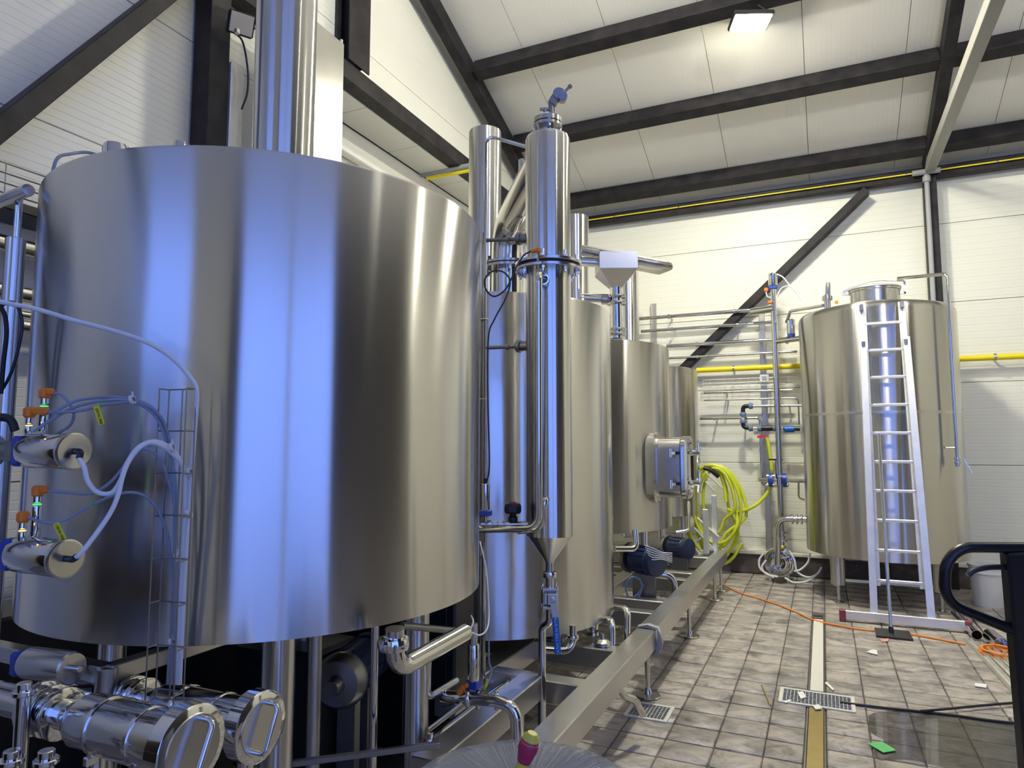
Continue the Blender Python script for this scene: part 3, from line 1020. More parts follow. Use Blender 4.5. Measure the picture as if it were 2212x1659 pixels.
hw.lathe([(.02, .045), (.040, .05), (.046, .06), (.046, .085), (.040, .098), (.02, .102)], o, (0, 0, 1), 8).build('knob', M_BLACK, kb, 20)
MB().lathe([(.017, .100), (.017, .106), (.012, .109)], o, (0, 0, 1), 18).build('indicator', M_RED, kb)
MB().cyl(o - RGT * .05 + V((0, 0, -.012)), RGT, .021, .13, 16).build('body', M_DARKSTEEL, kb)

# drain leg under the column: clamp, ball valve, blue lever, offset pipe
bv = thing('ball_valve', 'stainless ball valve with blue lever handle under the condenser column', 'valve', (cx, cy, 1.0))
zA = cz_end
q1 = Q(1187, 1290, Y=cy)
MB().cyl((cx, cy, q1.z + .05), (0, 0, 1), .021, zA - q1.z - .03, 18).build('neck', M_POL, bv)
c2 = MB(); clamp_ring(c2, (cx, cy, Q(1187, 1241, Y=cy).z), (0, 0, 1), .027, .03); c2.build('clamp', M_CHROME, bv)
fr = MB()
toCam = V((-FWD.x, -FWD.y, 0)).normalized()
Mv = Matrix((RGT, -toCam, V((0, 0, 1)))).transposed()
o = V((cx, cy, q1.z))
fr.cbox(o, (.075, .07, .07), .008, Mv)
for s in (-1, 1):
    fr.cbox(o + V((0, 0, s * .045)), (.085, .085, .016), .004, Mv)
vbd = fr.build('body', M_STEEL, bv)
for sx in (-1, 1):
    for sy in (-1, 1):
        MB().cyl(o + RGT * sx * .036 + toCam * sy * .036 + V((0, 0, -.062)), (0, 0, 1), .006, .125, 8).build('bolt', M_CHROME, vbd)
MB().cbox(o + toCam * .042 + RGT * .012, (.055, .02, .055), .004, Mv).cyl(o + toCam * .05 + RGT * .012, toCam, .012, .018, 8).build('stem_plate', M_STEEL, vbd)
h0 = o + toCam * .06 + RGT * .014
MB().bar(h0 + V((0, 0, -.015)), h0 + RGT * .012 + V((0, 0, -.085)), .032, .004, toCam).build('lever', M_STEEL, bv)
hb = MB().bar(h0 + RGT * .010 + toCam * .004 + V((0, 0, -.085)), h0 + RGT * .022 + toCam * .006 + V((0, 0, -.265)), .034, .012, toCam, .005).build('handle_sleeve', M_BLUEH, bv)
text_on('BLUE-MI BALL VALVE', h0 + RGT * .016 + toCam * .0115 + V((0, 0, -.175)), V((0, 0, -1)) + RGT * .066, RGT, .0195, M_INKW, hb)
MB().pipe([o + V((0, 0, -.05)), o + V((0, 0, -.13)), Q(1171, 1352, Y=cy + .02), Q(1171, 1575, Y=cy + .02)], .0205, .05, 16).build('drain_pipe', M_POL, bv)

# sensor lead on the flange
sl = thing('flange_sensor', 'orange plug sensor with looped black cable on the column flange', 'sensor', Q(1165, 548, D=3.42))
MB().cbox(Q(1163, 541, D=3.42), (.022, .03, .026), .005).bar(Q(1163, 540, D=3.42), Q(1147, 543, D=3.42), .02, .02, (0, 0, 1), .004).build('plug', M_ORANGE, sl)
MB().cyl(Q(1163, 565, D=3.42), (0, 0, 1), .008, .05, 10).build('stem', M_CHROME, sl)
lp_ = [(1147, 543), (1130, 553), (1112, 585), (1100, 612), (1085, 632), (1066, 640), (1050, 626), (1047, 605), (1060, 588), (1080, 585), (1096, 595), (1102, 612), (1092, 645), (1068, 690), (1055, 730), (1054, 860), (1057, 1000), (1052, 1040)]
MB().cable([Q(x, y, D=3.38 + .004 * (i % 3)) for i, (x, y) in enumerate(lp_)], .0042, 8, 7).build('lead', M_BLACK, sl)

# rectangular duct, light panel behind the T1 chimney
dx_ = -3.3
d0, d1 = Q(745, 95, X=dx_), Q(672, 40, X=dx_)
t = thing('sheet_metal_duct', 'tall rectangular stainless duct right of the kettle chimney', 'duct', (-3.45, (d0.y + 3.45) / 2, 0))
MB().cbox((-3.44, (d0.y + 3.50) / 2, d0.z / 2), (.28, d0.y - 3.50, d0.z), .01).build('duct_body', mat_steel('duct_sheet', (.46, .45, .43), .20), t)
MB().cyl((-3.31, d0.y - .03, d0.z - .01), (0, 0, 1), .012, .03, 10).build('lifting_stud', M_SILL, t)
ct = tag(MB().cbox((-3.72, 3.375, 2.2), (.05, .115, 4.4), .006).build('cable_duct', M_ALU), 'bright narrow cable duct fixed to the black column left of the chimney', 'duct')
# off floodlight
q = Q(522, 52, X=-3.55)
fo = floodlight('floodlight', 'small unlit floodlight clamped to the black column at upper left', q, V((.75, -.45, -.5)), .15, .13, M_LENS, (-3.72, 3.3, q.z + .05))
MB().cable([q + V((-.05, -.02, -.06)), Q(524, 90, X=-3.58), Q(535, 150, X=-3.6), Q(534, 200, X=-3.6), Q(522, 236, X=-3.62)], .007).build('lead', M_BLACK, fo)
MB().cbox(Q(512, 68, X=-3.56), (.03, .03, .04), .005).build('driver_box', M_STEEL, fo)

# ================================================================== SKID FRAME
sk = thing('equipment_skid', 'long stainless box-beam skid carrying the row of tanks', 'skid', (-1.14, 5.6, 0))
XO, ZT, BW = -1.07, .455, .13
MB().cbox((XO - BW / 2, 5.55, ZT - BW / 2), (BW, 5.75, BW), .006).build('outer_beam', M_BEAMSS, sk)
MB().cbox((-1.78, 5.75, ZT - BW / 2), (BW, 5.35, BW), .006).build('inner_beam', M_BEAMSS, sk)
MB().cbox((-2.95, 5.75, ZT - BW / 2), (BW, 5.35, BW), .006).build('inner_beam', M_BEAMSS, sk)
for y in (3.5, 4.15, 5.15, 5.55, 6.5, 6.85, 7.85, 8.36):
    MB().cbox((-1.98, y, ZT - .062), (1.68, .11, .12), .006).build('cross_beam', M_BEAMSS, sk)
for y in (3.05, 4.70, 6.28, 7.85, 8.36):
    for X in ((-1.14,) if y < 8.3 else (-1.14,)):
        ft = MB().cyl((X, y, .03), (0, 0, 1), .017, .30, 14).build('foot', M_STEEL, sk)
        MB().lathe([(.085, 0), (.088, .006), (.084, .012), (.03, .02), (.022, .05), (.018, .055)], (X, y, .001), (0, 0, 1), 28).build('base_plate', M_STEEL, ft)
for y in (4.0, 6.3, 8.0):
    for X in (-1.78, -2.95):
        ft = MB().cyl((X, y, .03), (0, 0, 1), .017, .30, 12).build('foot', M_STEEL, sk)
        MB().lathe([(.085, 0), (.085, .01), (.02, .03)], (X, y, .001), (0, 0, 1), 24).build('base_plate', M_STEEL, ft)
# film wrap left on the beam
fm = MB()
fm.loft([[V((XO + .012 * math.sin(k), 4.66 + .02 * math.sin(2 * k) + i * .05, ZT)) + V(d) for k, d in enumerate(((.012, 0, -.17), (.03, 0, -.10), (.028, 0, -.03), (.012, 0, .012), (-.05, 0, .02), (-.11, 0, .012), (-.115, 0, .002), (-.05, 0, .006), (0, 0, .002), (.010, 0, -.03), (.012, 0, -.10), (.002, 0, -.16)))] for i in range(2)])
tag(fm.build('film_wrap', M_GREYCOND, None, 80), 'grey rag of tape wrapped round the skid beam', 'wrap')

# kettle understructure: a dark support frame, pumps, pipes
c0 = Q(232, 1440, D=2.02)
fr_ = thing('kettle_frame', 'dark square-tube frame under the big kettle', 'frame', (c0.x, c0.y, 0))
fz = c0.z - .02
MB().bar((c0.x, c0.y, fz), (c0.x, c0.y + .95, fz), .05, .05, (0, 0, 1), .003).build('rail', M_BEAMSS, fr_)
MB().bar((c0.x, c0.y, fz), (c0.x - .75, c0.y, fz), .05, .05, (0, 0, 1), .003).build('rail', M_BEAMSS, fr_)
MB().cyl((c0.x, c0.y, 0), (0, 0, 1), .032, fz + .02, 16).build('post', M_BEAMSS, fr_)
MB().cyl((c0.x - .72, c0.y, 0), (0, 0, 1), .03, fz, 12).build('post', M_BEAMSS, fr_)
MB().cyl((c0.x, c0.y + .92, 0), (0, 0, 1), .03, fz, 12).build('post', M_BEAMSS, fr_)
MB().cbox((-2.2, 2.45, .10), (1.75, 1.3, .02), .004).build('added_dark_pan', M_DARKSTEEL, fr_)  # added dark sheet standing in for the shade under the kettle
MB().bar((-1.95, 1.85, .55), (-1.38, 2.35, .55), .022, .022, (0, 0, 1), .003).build('brace', M_DARKSTEEL, fr_)

# thin service pipes below the kettle
def simple_pipe(name, pts, r, label, mat=M_POL, bend=.06, cat='pipe', clamps=(), group=None, n=16):
    t = thing(name, label, cat, pts[0])
    MB().pipe(pts, r, bend, n).build('tube', mat, t)
    for (p, ax) in clamps:
        c2 = MB(); clamp_ring(c2, p, ax, r * 1.15); c2.build('clamp', M_CHROME, t)
    return t


a = Q(810, 1370, D=2.75)
simple_pipe('standpipe', [V((a.x, a.y, 1.1)), V((a.x, a.y, .05))], .017, 'thin upright pipe under the kettle between its two front legs', M_POL)
# big outlet elbow under the kettle
a = Q(853, 1345, D=2.10)
pts = [V((a.x, a.y, 1.13)), Q(853, 1450, D=2.10), Q(1004, 1366, D=2.42)]
t = simple_pipe('outlet_elbow', pts, .030, 'thick outlet pipe elbow hooking out from under the kettle', M_POL, .085, n=24)
c2 = MB(); clamp_ring(c2, Q(850, 1390, D=2.10), (0, 0, 1), .036, .034); c2.build('clamp', M_CHROME, t)
MB().lathe([(.030, 0), (.027, .012), (.012, .022)], Q(1003, 1366, D=2.42), (Q(1004, 1366, D=2.42) - Q(853, 1450, D=2.10)), 24).build('end_cap', M_POL, t)
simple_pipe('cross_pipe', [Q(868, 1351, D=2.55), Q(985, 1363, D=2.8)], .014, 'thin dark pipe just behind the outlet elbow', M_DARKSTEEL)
simple_pipe('hook_pipe', [Q(925, 1400, D=2.85), Q(922, 1508, D=2.85), Q(985, 1470, D=3.1)], .016, 'slim hooked pipe right of the second kettle leg', M_POL, .05)
# actuated valve under the condenser
av = thing('actuated_valve', 'upright pneumatic valve with blue yoke and orange plug below the kettle edge', 'valve', Q(1020, 1515, D=2.95))
Da = 2.95
a, b = Q(1023, 1470, D=Da), Q(1023, 1392, D=Da)
MB().lathe([(.024, 0), (.0255, .004), (.0255, (b - a).length - .006), (.022, (b - a).length)], a, (0, 0, 1), 24).build('actuator_body', M_POL, av)
MB().lathe([(.018, 0), (.018, .09)], b, (0, 0, 1), 16).build('spindle', M_POL, av)
MB().cbox(Q(1022, 1478, D=Da), (.062, .05, .034), .005).build('yoke', M_BLUE, av)
MB().bar(Q(1003, 1481, D=Da - .02), Q(990, 1500, D=Da - .02), .026, .024, (0, 0, 1), .005).bar(Q(1004, 1481, D=Da - .02), Q(1012, 1478, D=Da - .02), .022, .02, (0, 0, 1), .004).build('plug', M_ORANGE, av)
MB().cable([Q(988, 1502, D=Da), Q(978, 1520, D=Da), Q(955, 1526, D=Da), Q(940, 1518, D=Da)], .0035).build('lead', M_BLACK, av)
MB().cable([Q(1010, 1370, D=2.7), Q(1022, 1345, D=2.75), Q(1018, 1330, D=2.8)], .0035).build('air_hose', M_WHITEH, av)
MB().cable([Q(1012, 1362, D=2.7), Q(1035, 1372, D=2.75), Q(1052, 1358, D=2.8), Q(1056, 1320, D=2.9), Q(1050, 1230, D=3.1), Q(1037, 1170, D=3.3)], .0035).build('air_hose', M_WHITEH, av)
MB().box(Q(1050, 1478, D=Da - .05), (.008, .004, .05), Matrix.Rotation(.3, 3, 'Y')).build('tag', M_TAG, av)
MB().cable([Q(1058, 1300, D=3.0), Q(1056, 1420, D=2.95), Q(1062, 1450, D=2.95), Q(1050, 1485, D=2.9)], .004).build('lead', M_GREYC, av)
t = simple_pipe('outlet_bend', [Q(955, 1503, D=2.98), Q(1072, 1514, D=2.88), Q(1114, 1530, D=2.84), Q(1118, 1625, D=2.82)], .026, 'polished pipe bend turning down in front of the skid beam', M_POL, .11, n=20)
for x, y in ((1010, 1508), (1032, 1511), (1072, 1515)):
    c2 = MB(); clamp_ring(c2, Q(x, y, D=2.93), RGT, .029, .018); c2.build('clamp', M_CHROME, t)
simple_pipe('floor_manifold', [Q(930, 1604, D=2.75), Q(1010, 1542, D=3.1), Q(1115, 1462, D=3.8)], .024, 'straight manifold pipe lying low behind the kettle leg', M_POL, .05,
            clamps=[(Q(930, 1602, D=2.76), RGT)])
simple_pipe('floor_manifold', [Q(920, 1580, D=2.95), Q(1105, 1440, D=4.1)], .014, 'thin manifold pipe running beside the thicker one under the kettle', M_POL, .05)
# inner skid beam of the kettle section, seen low down
bs = thing('sub_beam', 'stainless beam running back from behind the wrapped drum', 'beam', Q(1000, 1640, D=2.6))
a_ = V((-1.42, 2.3, .45)); b_ = V((-1.42, 3.35, .45))
MB().bar(a_, b_, .12, .12, (0, 0, 1), .005).build('beam', M_BEAMSS, bs)
for p_ in (a_ + V((0, .15, 0)), b_ - V((0, .15, 0))):
    MB().cyl((p_.x, p_.y, 0), (0, 0, 1), .02, .40, 12).build('foot', M_STEEL, bs)
# dark pumps under the kettle
def pump(name, c, axis, r, L, label, mat=M_MOTOR, face=M_DARKSTEEL):
    c = V(c); ax = V(axis).normalized()
    t = thing(name, label, 'pump', (c.x, c.y, 0))
    mo = MB(); mo.lathe([(r * .6, 0), (r * .95, .01), (r * .95, L * .9), (r * .8, L)], c, ax, 28).build('motor', mat, t)
    for k in range(14):
        an = 2 * PI * k / 14
        u, w, _ = basis(ax)
        d = u * math.cos(an) + w * math.sin(an)
        MB().bar(c + ax * L * .12 + d * r * .97, c + ax * L * .85 + d * r * .97, .006, r * .12, d).build('fin', mat, t)
    MB().lathe([(r * .5, L), (r * 1.02, L + .005), (r * 1.02, L + .05), (r * .85, L + .06)], c, ax, 28).build('fan_cover', mat, t)
    MB().lathe([(r * .55, -.02), (r * 1.1, -.025), (r * 1.12, -.06), (r * .9, -.10), (r * .4, -.11), (r * .28, -.16)], c, ax, 28).build('volute', face, t)
    for s in (.2, .8):
        MB().box((c.x + ax.x * L * s, c.y + ax.y * L * s, (c.z - r) / 2), (.10, .04, max(c.z - r, .02))).build('stand', face, t)
    return t


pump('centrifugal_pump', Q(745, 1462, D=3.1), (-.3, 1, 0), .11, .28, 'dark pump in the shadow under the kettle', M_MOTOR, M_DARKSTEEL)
pump('centrifugal_pump', Q(1372, 1206, D=5.75), (.8, -.45, 0), .115, .20, 'blue pump motor below the tank with the manway door', M_MOTOR)
pump('centrifugal_pump', Q(1450, 1180, D=7.6), (.8, -.45, 0), .11, .20, 'dark blue pump motor under the farthest tank', M_MOTOR)
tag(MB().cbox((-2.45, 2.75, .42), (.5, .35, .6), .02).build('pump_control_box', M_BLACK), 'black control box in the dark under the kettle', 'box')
for (bx_, by_, sx_, sy_, sz_, lab) in ((-3.25, 2.35, .35, 1.5, .95, 'long black cabinet added as dark backdrop behind the kettle legs'), (-2.35, 3.32, 1.1, .22, .92, 'black cabinet added as dark backdrop between the first two tanks')):
    t = thing('added_cabinet', lab, 'cabinet', (bx_, by_, 0))  # added black boxes stand in for the deep shade under the tanks
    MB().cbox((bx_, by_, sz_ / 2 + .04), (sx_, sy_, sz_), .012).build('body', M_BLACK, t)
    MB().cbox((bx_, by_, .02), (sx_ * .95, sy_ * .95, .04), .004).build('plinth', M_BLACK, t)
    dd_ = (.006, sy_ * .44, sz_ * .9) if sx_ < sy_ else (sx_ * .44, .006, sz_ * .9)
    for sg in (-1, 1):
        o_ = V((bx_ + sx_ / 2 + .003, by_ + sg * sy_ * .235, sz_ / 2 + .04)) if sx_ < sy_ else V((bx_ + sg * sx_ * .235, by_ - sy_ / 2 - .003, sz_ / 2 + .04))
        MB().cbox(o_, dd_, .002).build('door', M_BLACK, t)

# pipework below the row of tanks
XW = -1.28
simple_pipe('drain_elbow', [Q(1238, 1350, Y=3.75), Q(1238, 1408, Y=3.75), Q(1170, 1403, Y=3.6)], .021, 'drain elbow under the low tank right of the blue lever', M_POL, .07, clamps=[(Q(1238, 1376, Y=3.75), (0, 0, 1))])
t = thing('skid_post', 'round steel post between the low tank and the skid beam', 'post', Q(1282, 1412, D=4.3))
p_ = Q(1282, 1405, D=4.42)
MB().cyl((p_.x, p_.y, .455), (0, 0, 1), .038, .13, 20).build('tube', M_POL, t)
MB().lathe([(.07, 0), (.07, .012), (.04, .014)], (p_.x, p_.y, .455), (0, 0, 1), 20).build('base_plate', M_STEEL, t)
q = Q(1301, 1398, D=4.2)
MB().lathe([(.05, 0), (.052, .02), (.035, .035), (.012, .04), (.012, .07)], (q.x, q.y, .455), (0, 0, 1), 20).build('cap', M_STEEL, t)
simple_pipe('riser_bend', [Q(1322, 1415, X=-1.25), Q(1322, 1340, X=-1.27), Q(1300, 1336, X=-1.40)], .023, 'first polished pipe bend right of the low tank', M_POL, .07)
simple_pipe('riser_bend', [Q(1354, 1395, X=-1.23), Q(1356, 1315, X=-1.25), Q(1318, 1309, X=-1.42)], .023, 'second polished pipe bend right of the low tank', M_POL, .07)
simple_pipe('cross_outlet', [Q(1328, 1186, D=5.2), Q(1375, 1186, D=5.25), Q(1372, 1145, D=5.3)], .024, 'bent outlet pipe right under the tank with the manway door', M_POL, .05)
simple_pipe('u_bend', [Q(1385, 1238, D=5.9), Q(1455, 1242, D=5.9), Q(1458, 1292, D=5.9)], .032, 'fat polished bend ending on the skid below the manway', M_POL, .09)
simple_pipe('small_bend', [Q(1460, 1150, D=7.3), Q(1488, 1146, D=7.3), Q(1488, 1085, D=7.7)], .018, 'small pipe bend under the farthest tank', M_POL, .05)
lp_ = [(1390, 1262), (1378, 1290), (1360, 1292), (1352, 1270), (1362, 1248), (1380, 1250), (1386, 1270), (1372, 1288), (1352, 1296)]
tag(MB().cable([Q(x, y, D=5.55) for x, y in lp_], .008).build('blue_hose', M_BLUEF), 'short coil of blue air hose hanging under the blue pump', 'hose')
wt = MB()
wt_t = thing('loose_wires', 'bundle of stiff pale wires sticking out beside the blue pump motor', 'wires', Q(1400, 1195, D=5.5))
for k in range(6):
    MB().cable([Q(1392 + k * 2, 1178 + k * 5, D=5.5), Q(1410, 1184 + k * 5, D=5.5), Q(1430, 1193 + k * 3, D=5.5), Q(1452, 1195 + k * 4, D=5.5)], .004, 6).build('wire', M_WHITEP, wt_t)
simple_pipe('drain_hose', [Q(1330, 1480, D=3.75), Q(1348, 1502, D=3.8), Q(1370, 1510, D=3.85), Q(1388, 1543, D=3.9)], .021, 'curved steel drain spout ending over the small floor grate', M_POL, .07)

# grist hopper on T3
hz0 = 2.62
hp = thing('grist_hopper', 'small stainless funnel hopper with slide valve above the middle tank', 'hopper', Q(1330, 730, D=6.0))
Dh = 6.0
c_ = Q(1331, 640, D=Dh)
def sq(cz, hx, hy, cx_=c_.x, cy_=c_.y):
    return [V((cx_, cy_, cz)) + RGT * sx * hx + toCam * sy * hy for sx, sy in ((-1, -1), (1, -1), (1, 1), (-1, 1))]
zA, zB, zC = Q(1331, 552, D=Dh).z, Q(1331, 588, D=Dh).z, Q(1331, 622, D=Dh).z
zD = Q(1331, 728, D=Dh).z
MB().loft([sq(zC, .05, .05), sq(zB, .165, .17), sq(zA, .165, .17)]).build('funnel', M_BEAMSS, hp, 20)
MB().cyl((c_.x, c_.y, zD - .02), (0, 0, 1), .055, zC - zD + .03, 24).build('chute', M_POL, hp)
for y in (642, 656, 714, 724):
    z_ = Q(1331, y, D=Dh).z
    MB().lathe([(.055, -.014), (.082, -.012), (.086, 0), (.082, .012), (.055, .014)], (c_.x, c_.y, z_), (0, 0, 1), 24, False, False).build('clamp_ring', M_CHROME, hp)
sv_ = MB()
sv_.tube([Q(1262, 645, D=Dh), Q(1318, 648, D=Dh)], .028, 14)
sv_.cyl(Q(1300, 648, D=Dh), RGT, .042, .05, 16)
sv_.build('slide_actuator', M_DARKSTEEL, hp)
for dyy in (-9, -4):
    MB().tube([Q(1255, 645 + dyy, D=Dh), Q(1315, 646 + dyy, D=Dh)], .008, 8).build('guide_rod', M_STEEL, hp)
MB().cyl(Q(1296, 630, D=Dh), (0, 0, 1), .0, .001, 6, 0).build('bolt', M_STEEL, hp) if False else None
cv = thing('grain_conveyor', 'slanting stainless grain conveyor trough with rounded end over the hopper', 'conveyor', Q(1290, 550, D=6.0))
a, b = Q(1255, 541, D=6.0), Q(1452, 578, D=6.0)
dr = (b - a).normalized(); L = (b - a).length
up_ = (V((0, 0, 1)) - dr * dr.z).normalized()
def prof(t_, w, h):
    pts = []
    for k in range(16):
        an = 2 * PI * k / 16
        pts.append(a + dr * t_ + toCam * w * math.cos(an) + up_ * h * (math.sin(an) if math.sin(an) > 0 else math.sin(an) * 1.0))
    return pts
MB().loft([prof(0, .14, .03), prof(L * .78, .14, .03), prof(L * .9, .13, .03), prof(L * .97, .09, .028), prof(L, .035, .02)]).build('trough', M_STEEL, cv)
MB().loft([[p - up_ * .03 for p in prof(L * .5, .02, .012)], [p - up_ * .04 for p in prof(L * .62, .10, .035)], [p - up_ * .04 for p in prof(L * .88, .10, .038)], [p - up_ * .02 for p in prof(L * .98, .03, .012)]]).build('inspection_hatch', M_ALU, cv)
MB().tube([Q(1252, 565, D=6.0), Q(1300, 568, D=6.0)], .04, 20).build('feed_pipe', M_POL, cv)
MB().cyl(Q(1296, 568, D=6.0), RGT, .05, .03, 20).build('coupling', M_RUBBER, cv)

# ================================================================== BACK WALL PIPEWORK
YP = 9.5
for x, za, zb, lab in ((1649, Q(1645, 675, Y=9.7).z, .29, 'tall grey strut channel fixed to the back wall beside the upright pipe'),
                       (1412, Q(1412, 655, Y=9.7).z, 2.2, 'short grey strut channel on the back wall right of the hopper')):
    p_ = Q(x, 800 if x > 1500 else 690, Y=9.7)
    t = thing('strut_channel', lab, 'channel', (p_.x, 9.72, zb))
    MB().box((p_.x, 9.735, (za + zb) / 2), (.075, .006, za - zb)).build('web', M_BEAMSS, t)
    for s in (-1, 1):
        MB().box((p_.x + s * .035, 9.715, (za + zb) / 2), (.005, .04, za - zb)).build('flange', M_BEAMSS, t)


def wall_pipe(x0, y0, x1, y1, r, label, mat=M_POL, name='wall_pipe', Yp=YP, extra=None, cat='pipe'):
    a, b = Q(x0, y0, Y=Yp), Q(x1, y1, Y=Yp)
    zc = (a.z + b.z) / 2
    t = thing(name, label, cat, (a.x, Yp, zc), 'pipes on the back wall')
    pts = [V((a.x, Yp, zc)), V((b.x, Yp, zc))]
    if extra: pts += [V(e) for e in extra(b.x, Yp, zc)]
    MB().pipe(pts, r, .05, 12).build('tube', mat, t)
    n = max(2, int((b.x - a.x) / .9))
    for k in range(n):
        xx = a.x + (b.x - a.x) * (k + .5) / n
        MB().lathe([(r, -.012), (r * 1.35, -.012), (r * 1.35, .012), (r, .012)], (xx, Yp, zc), (1, 0, 0), 14, False, False).box((xx, (Yp + 9.74) / 2, zc), (.02, 9.74 - Yp, .012)).build('pipe_clip', M_STEEL, t)
    return t


wall_pipe(1378, 688, 1662, 668, .026, 'topmost horizontal pipe on the back wall right of the hopper', extra=None)
wall_pipe(1385, 719, 1668, 693, .022, 'second horizontal pipe from the top on the back wall')
wall_pipe(1440, 747, 1715, 732, .026, 'third horizontal pipe from the top on the back wall')
wall_pipe(1440, 776, 1722, 757, .017, 'thin horizontal pipe just above the yellow pipe', M_STEEL)
wall_pipe(1520, 849, 1712, 842, .018, 'dull horizontal pipe just below the wire cable tray', M_STEEL)
wall_pipe(1520, 867, 1724, 857, .011, 'thinnest horizontal pipe in the middle of the back wall', M_STEEL, extra=lambda x, y, z: [(x, y, z - .35)])
wall_pipe(1628, 878, 1730, 876, .014, 'short pipe between the black fittings and the tall tank', M_STEEL)
wall_pipe(1505, 804, 2260, 762, .036, 'bright yellow gas pipe along the back wall', M_YELLOW, 'gas_pipe', 9.6)
wall_pipe(1262, 472, 2260, 340, .009, 'thin yellow pipe along the top beam of the back wall', M_YELLOW, 'gas_pipe', 9.53)
t = wall_pipe(1512, 904, 1642, 903, .019, 'pipe that turns down the back wall left of the strut channel', M_POL, extra=lambda x, y, z: [(x, y, 1.78 - .62), (x + .32, y, 1.16)])
# recess pipes
for (x0, y0, x1, y1, r, mat, lab) in ((900, 380, 1030, 352, .03, M_GREYCOND, 'grey conduit crossing the white soffit at upper left'), (922, 386, 1035, 365, .02, M_YELLOW, 'short length of yellow pipe crossing the white soffit')):
    a, b = Q(x0, y0, Y=6.75), Q(x1, y1, Y=6.75)
    t = thing('soffit_pipe', lab, 'pipe', a)
    MB().tube([V((a.x, 6.75, a.z)), V((b.x, 6.75, a.z))], r, 14).build('tube', mat, t)
    MB().box((a.x + .2, 6.75, (a.z + 4.95) / 2), (.02, .02, 4.95 - a.z)).build('hanger', M_STEEL, t)
# wire cable tray on the back wall
a, b = Q(1518, 832, Y=9.6), Q(1724, 818, Y=9.6)
ctm = MB(); za = (a.z + b.z) / 2
for dz_ in (-.04, .0, .05):
    ctm.tube([(a.x, 9.6, za + dz_), (b.x, 9.6, za + dz_)], .0035, 6)
for dz_ in (-.04, .05):
    ctm.tube([(a.x, 9.7, za + dz_), (b.x, 9.7, za + dz_)], .0035, 6)
k = a.x
while k < b.x:
    ctm.tube([(k, 9.7, za + .05), (k, 9.6, za + .05), (k, 9.6, za - .04), (k, 9.7, za - .04)], .003, 6)
    k += .1
tag(tag(ctm.build('wire_cable_tray', M_ALU), 'wire basket cable tray under the yellow pipe on the back wall', 'cable tray'), kind='stuff')
wp = Q(1651, 817, Y=9.56)
t = thing('tray_bracket_box', 'small square bracket plate where the cable tray crosses the strut', 'plate', wp)
MB().cbox(wp, (.12, .01, .10), .003).build('plate', M_ALU, t)
MB().cbox(wp + V((0, -.008, 0)), (.06, .008, .05), .002).build('vent', M_GREYCOND, t)

# upright pipe with actuator
ux, uy = -.51, 9.25
t = thing('supply_riser', 'tall upright pipe topped by a small valve actuator beside the right-hand tank', 'pipe', (ux, uy, .3))
zt = Q(1668, 625, Y=uy).z
MB().tube([(ux, uy, .52), (ux, uy, zt)], .036, 20).build('riser', M_POL, t)
za_, zb_ = Q(1668, 618, Y=uy).z, Q(1668, 591, Y=uy).z
MB().lathe([(.052, 0), (.056, .006), (.056, zb_ - za_ - .01), (.045, zb_ - za_)], (ux, uy, za_), (0, 0, 1), 24).build('actuator', M_POL, t)
MB().cbox((ux, uy, za_ - .02), (.11, .09, .05), .01).build('yoke', M_BLUE, t)
MB().cbox(Q(1655, 626, Y=uy), (.05, .04, .05), .01).build('plug', M_ORANGE, t)
MB().cbox(Q(1663, 653, Y=uy - .06), (.05, .04, .04), .01).build('plug', M_ORANGE, t)
MB().cable([Q(1655, 631, Y=uy), Q(1657, 640, Y=uy), Q(1664, 643, Y=uy)], .008).build('lead', M_WHITEH, t)
MB().cable([Q(1672, 590, Y=uy), Q(1690, 598, Y=uy), Q(1703, 613, Y=uy), Q(1720, 632, Y=uy), Q(1735, 655, Y=uy)], .009).build('air_hose', M_WHITEH, t)
MB().cable([Q(1676, 645, Y=uy), Q(1688, 623, Y=uy), Q(1705, 618, Y=uy), Q(1722, 628, Y=uy), Q(1732, 640, Y=uy), Q(1731, 670, Y=uy)], .009).build('air_hose', M_WHITEH, t)
zz = Q(1690, 737, Y=uy).z
MB().tube([(ux, uy, zz), (Q(1730, 737, Y=uy).x, uy - .15, zz)], .034, 18).build('branch', M_POL, t)
c2 = MB(); clamp_ring(c2, (ux + .15, uy - .05, zz), (1, -.3, 0), .036, .03); c2.build('clamp', M_CHROME, t)
az = Q(1699, 724, Y=uy).z
av_ = MB().lathe([(.05, 0), (.052, .01), (.052, .18), (.04, .19)], (ux + .20, uy - .06, az), (0, 0, 1), 20).build('branch_actuator', M_POL, t)
MB().cbox((ux + .20, uy - .06, az - .015), (.09, .09, .05), .01).build('yoke', M_BLUE, av_)
zz2 = Q(1668, 667, Y=uy).z
MB().tube([(ux - .28, uy + .1, zz2), (ux, uy, zz2)], .05, 18).build('side_port', M_POL, t)
# necks above the pump
for z_, r_ in ((.42, .05), (.50, .07), (.54, .05), (.60, .07)):
    MB().lathe([(.03, -.016), (r_, -.014), (r_, .014), (.03, .016)], (ux, uy, z_), (0, 0, 1), 20, False, False).build('clamp_ring', M_CHROME, t)
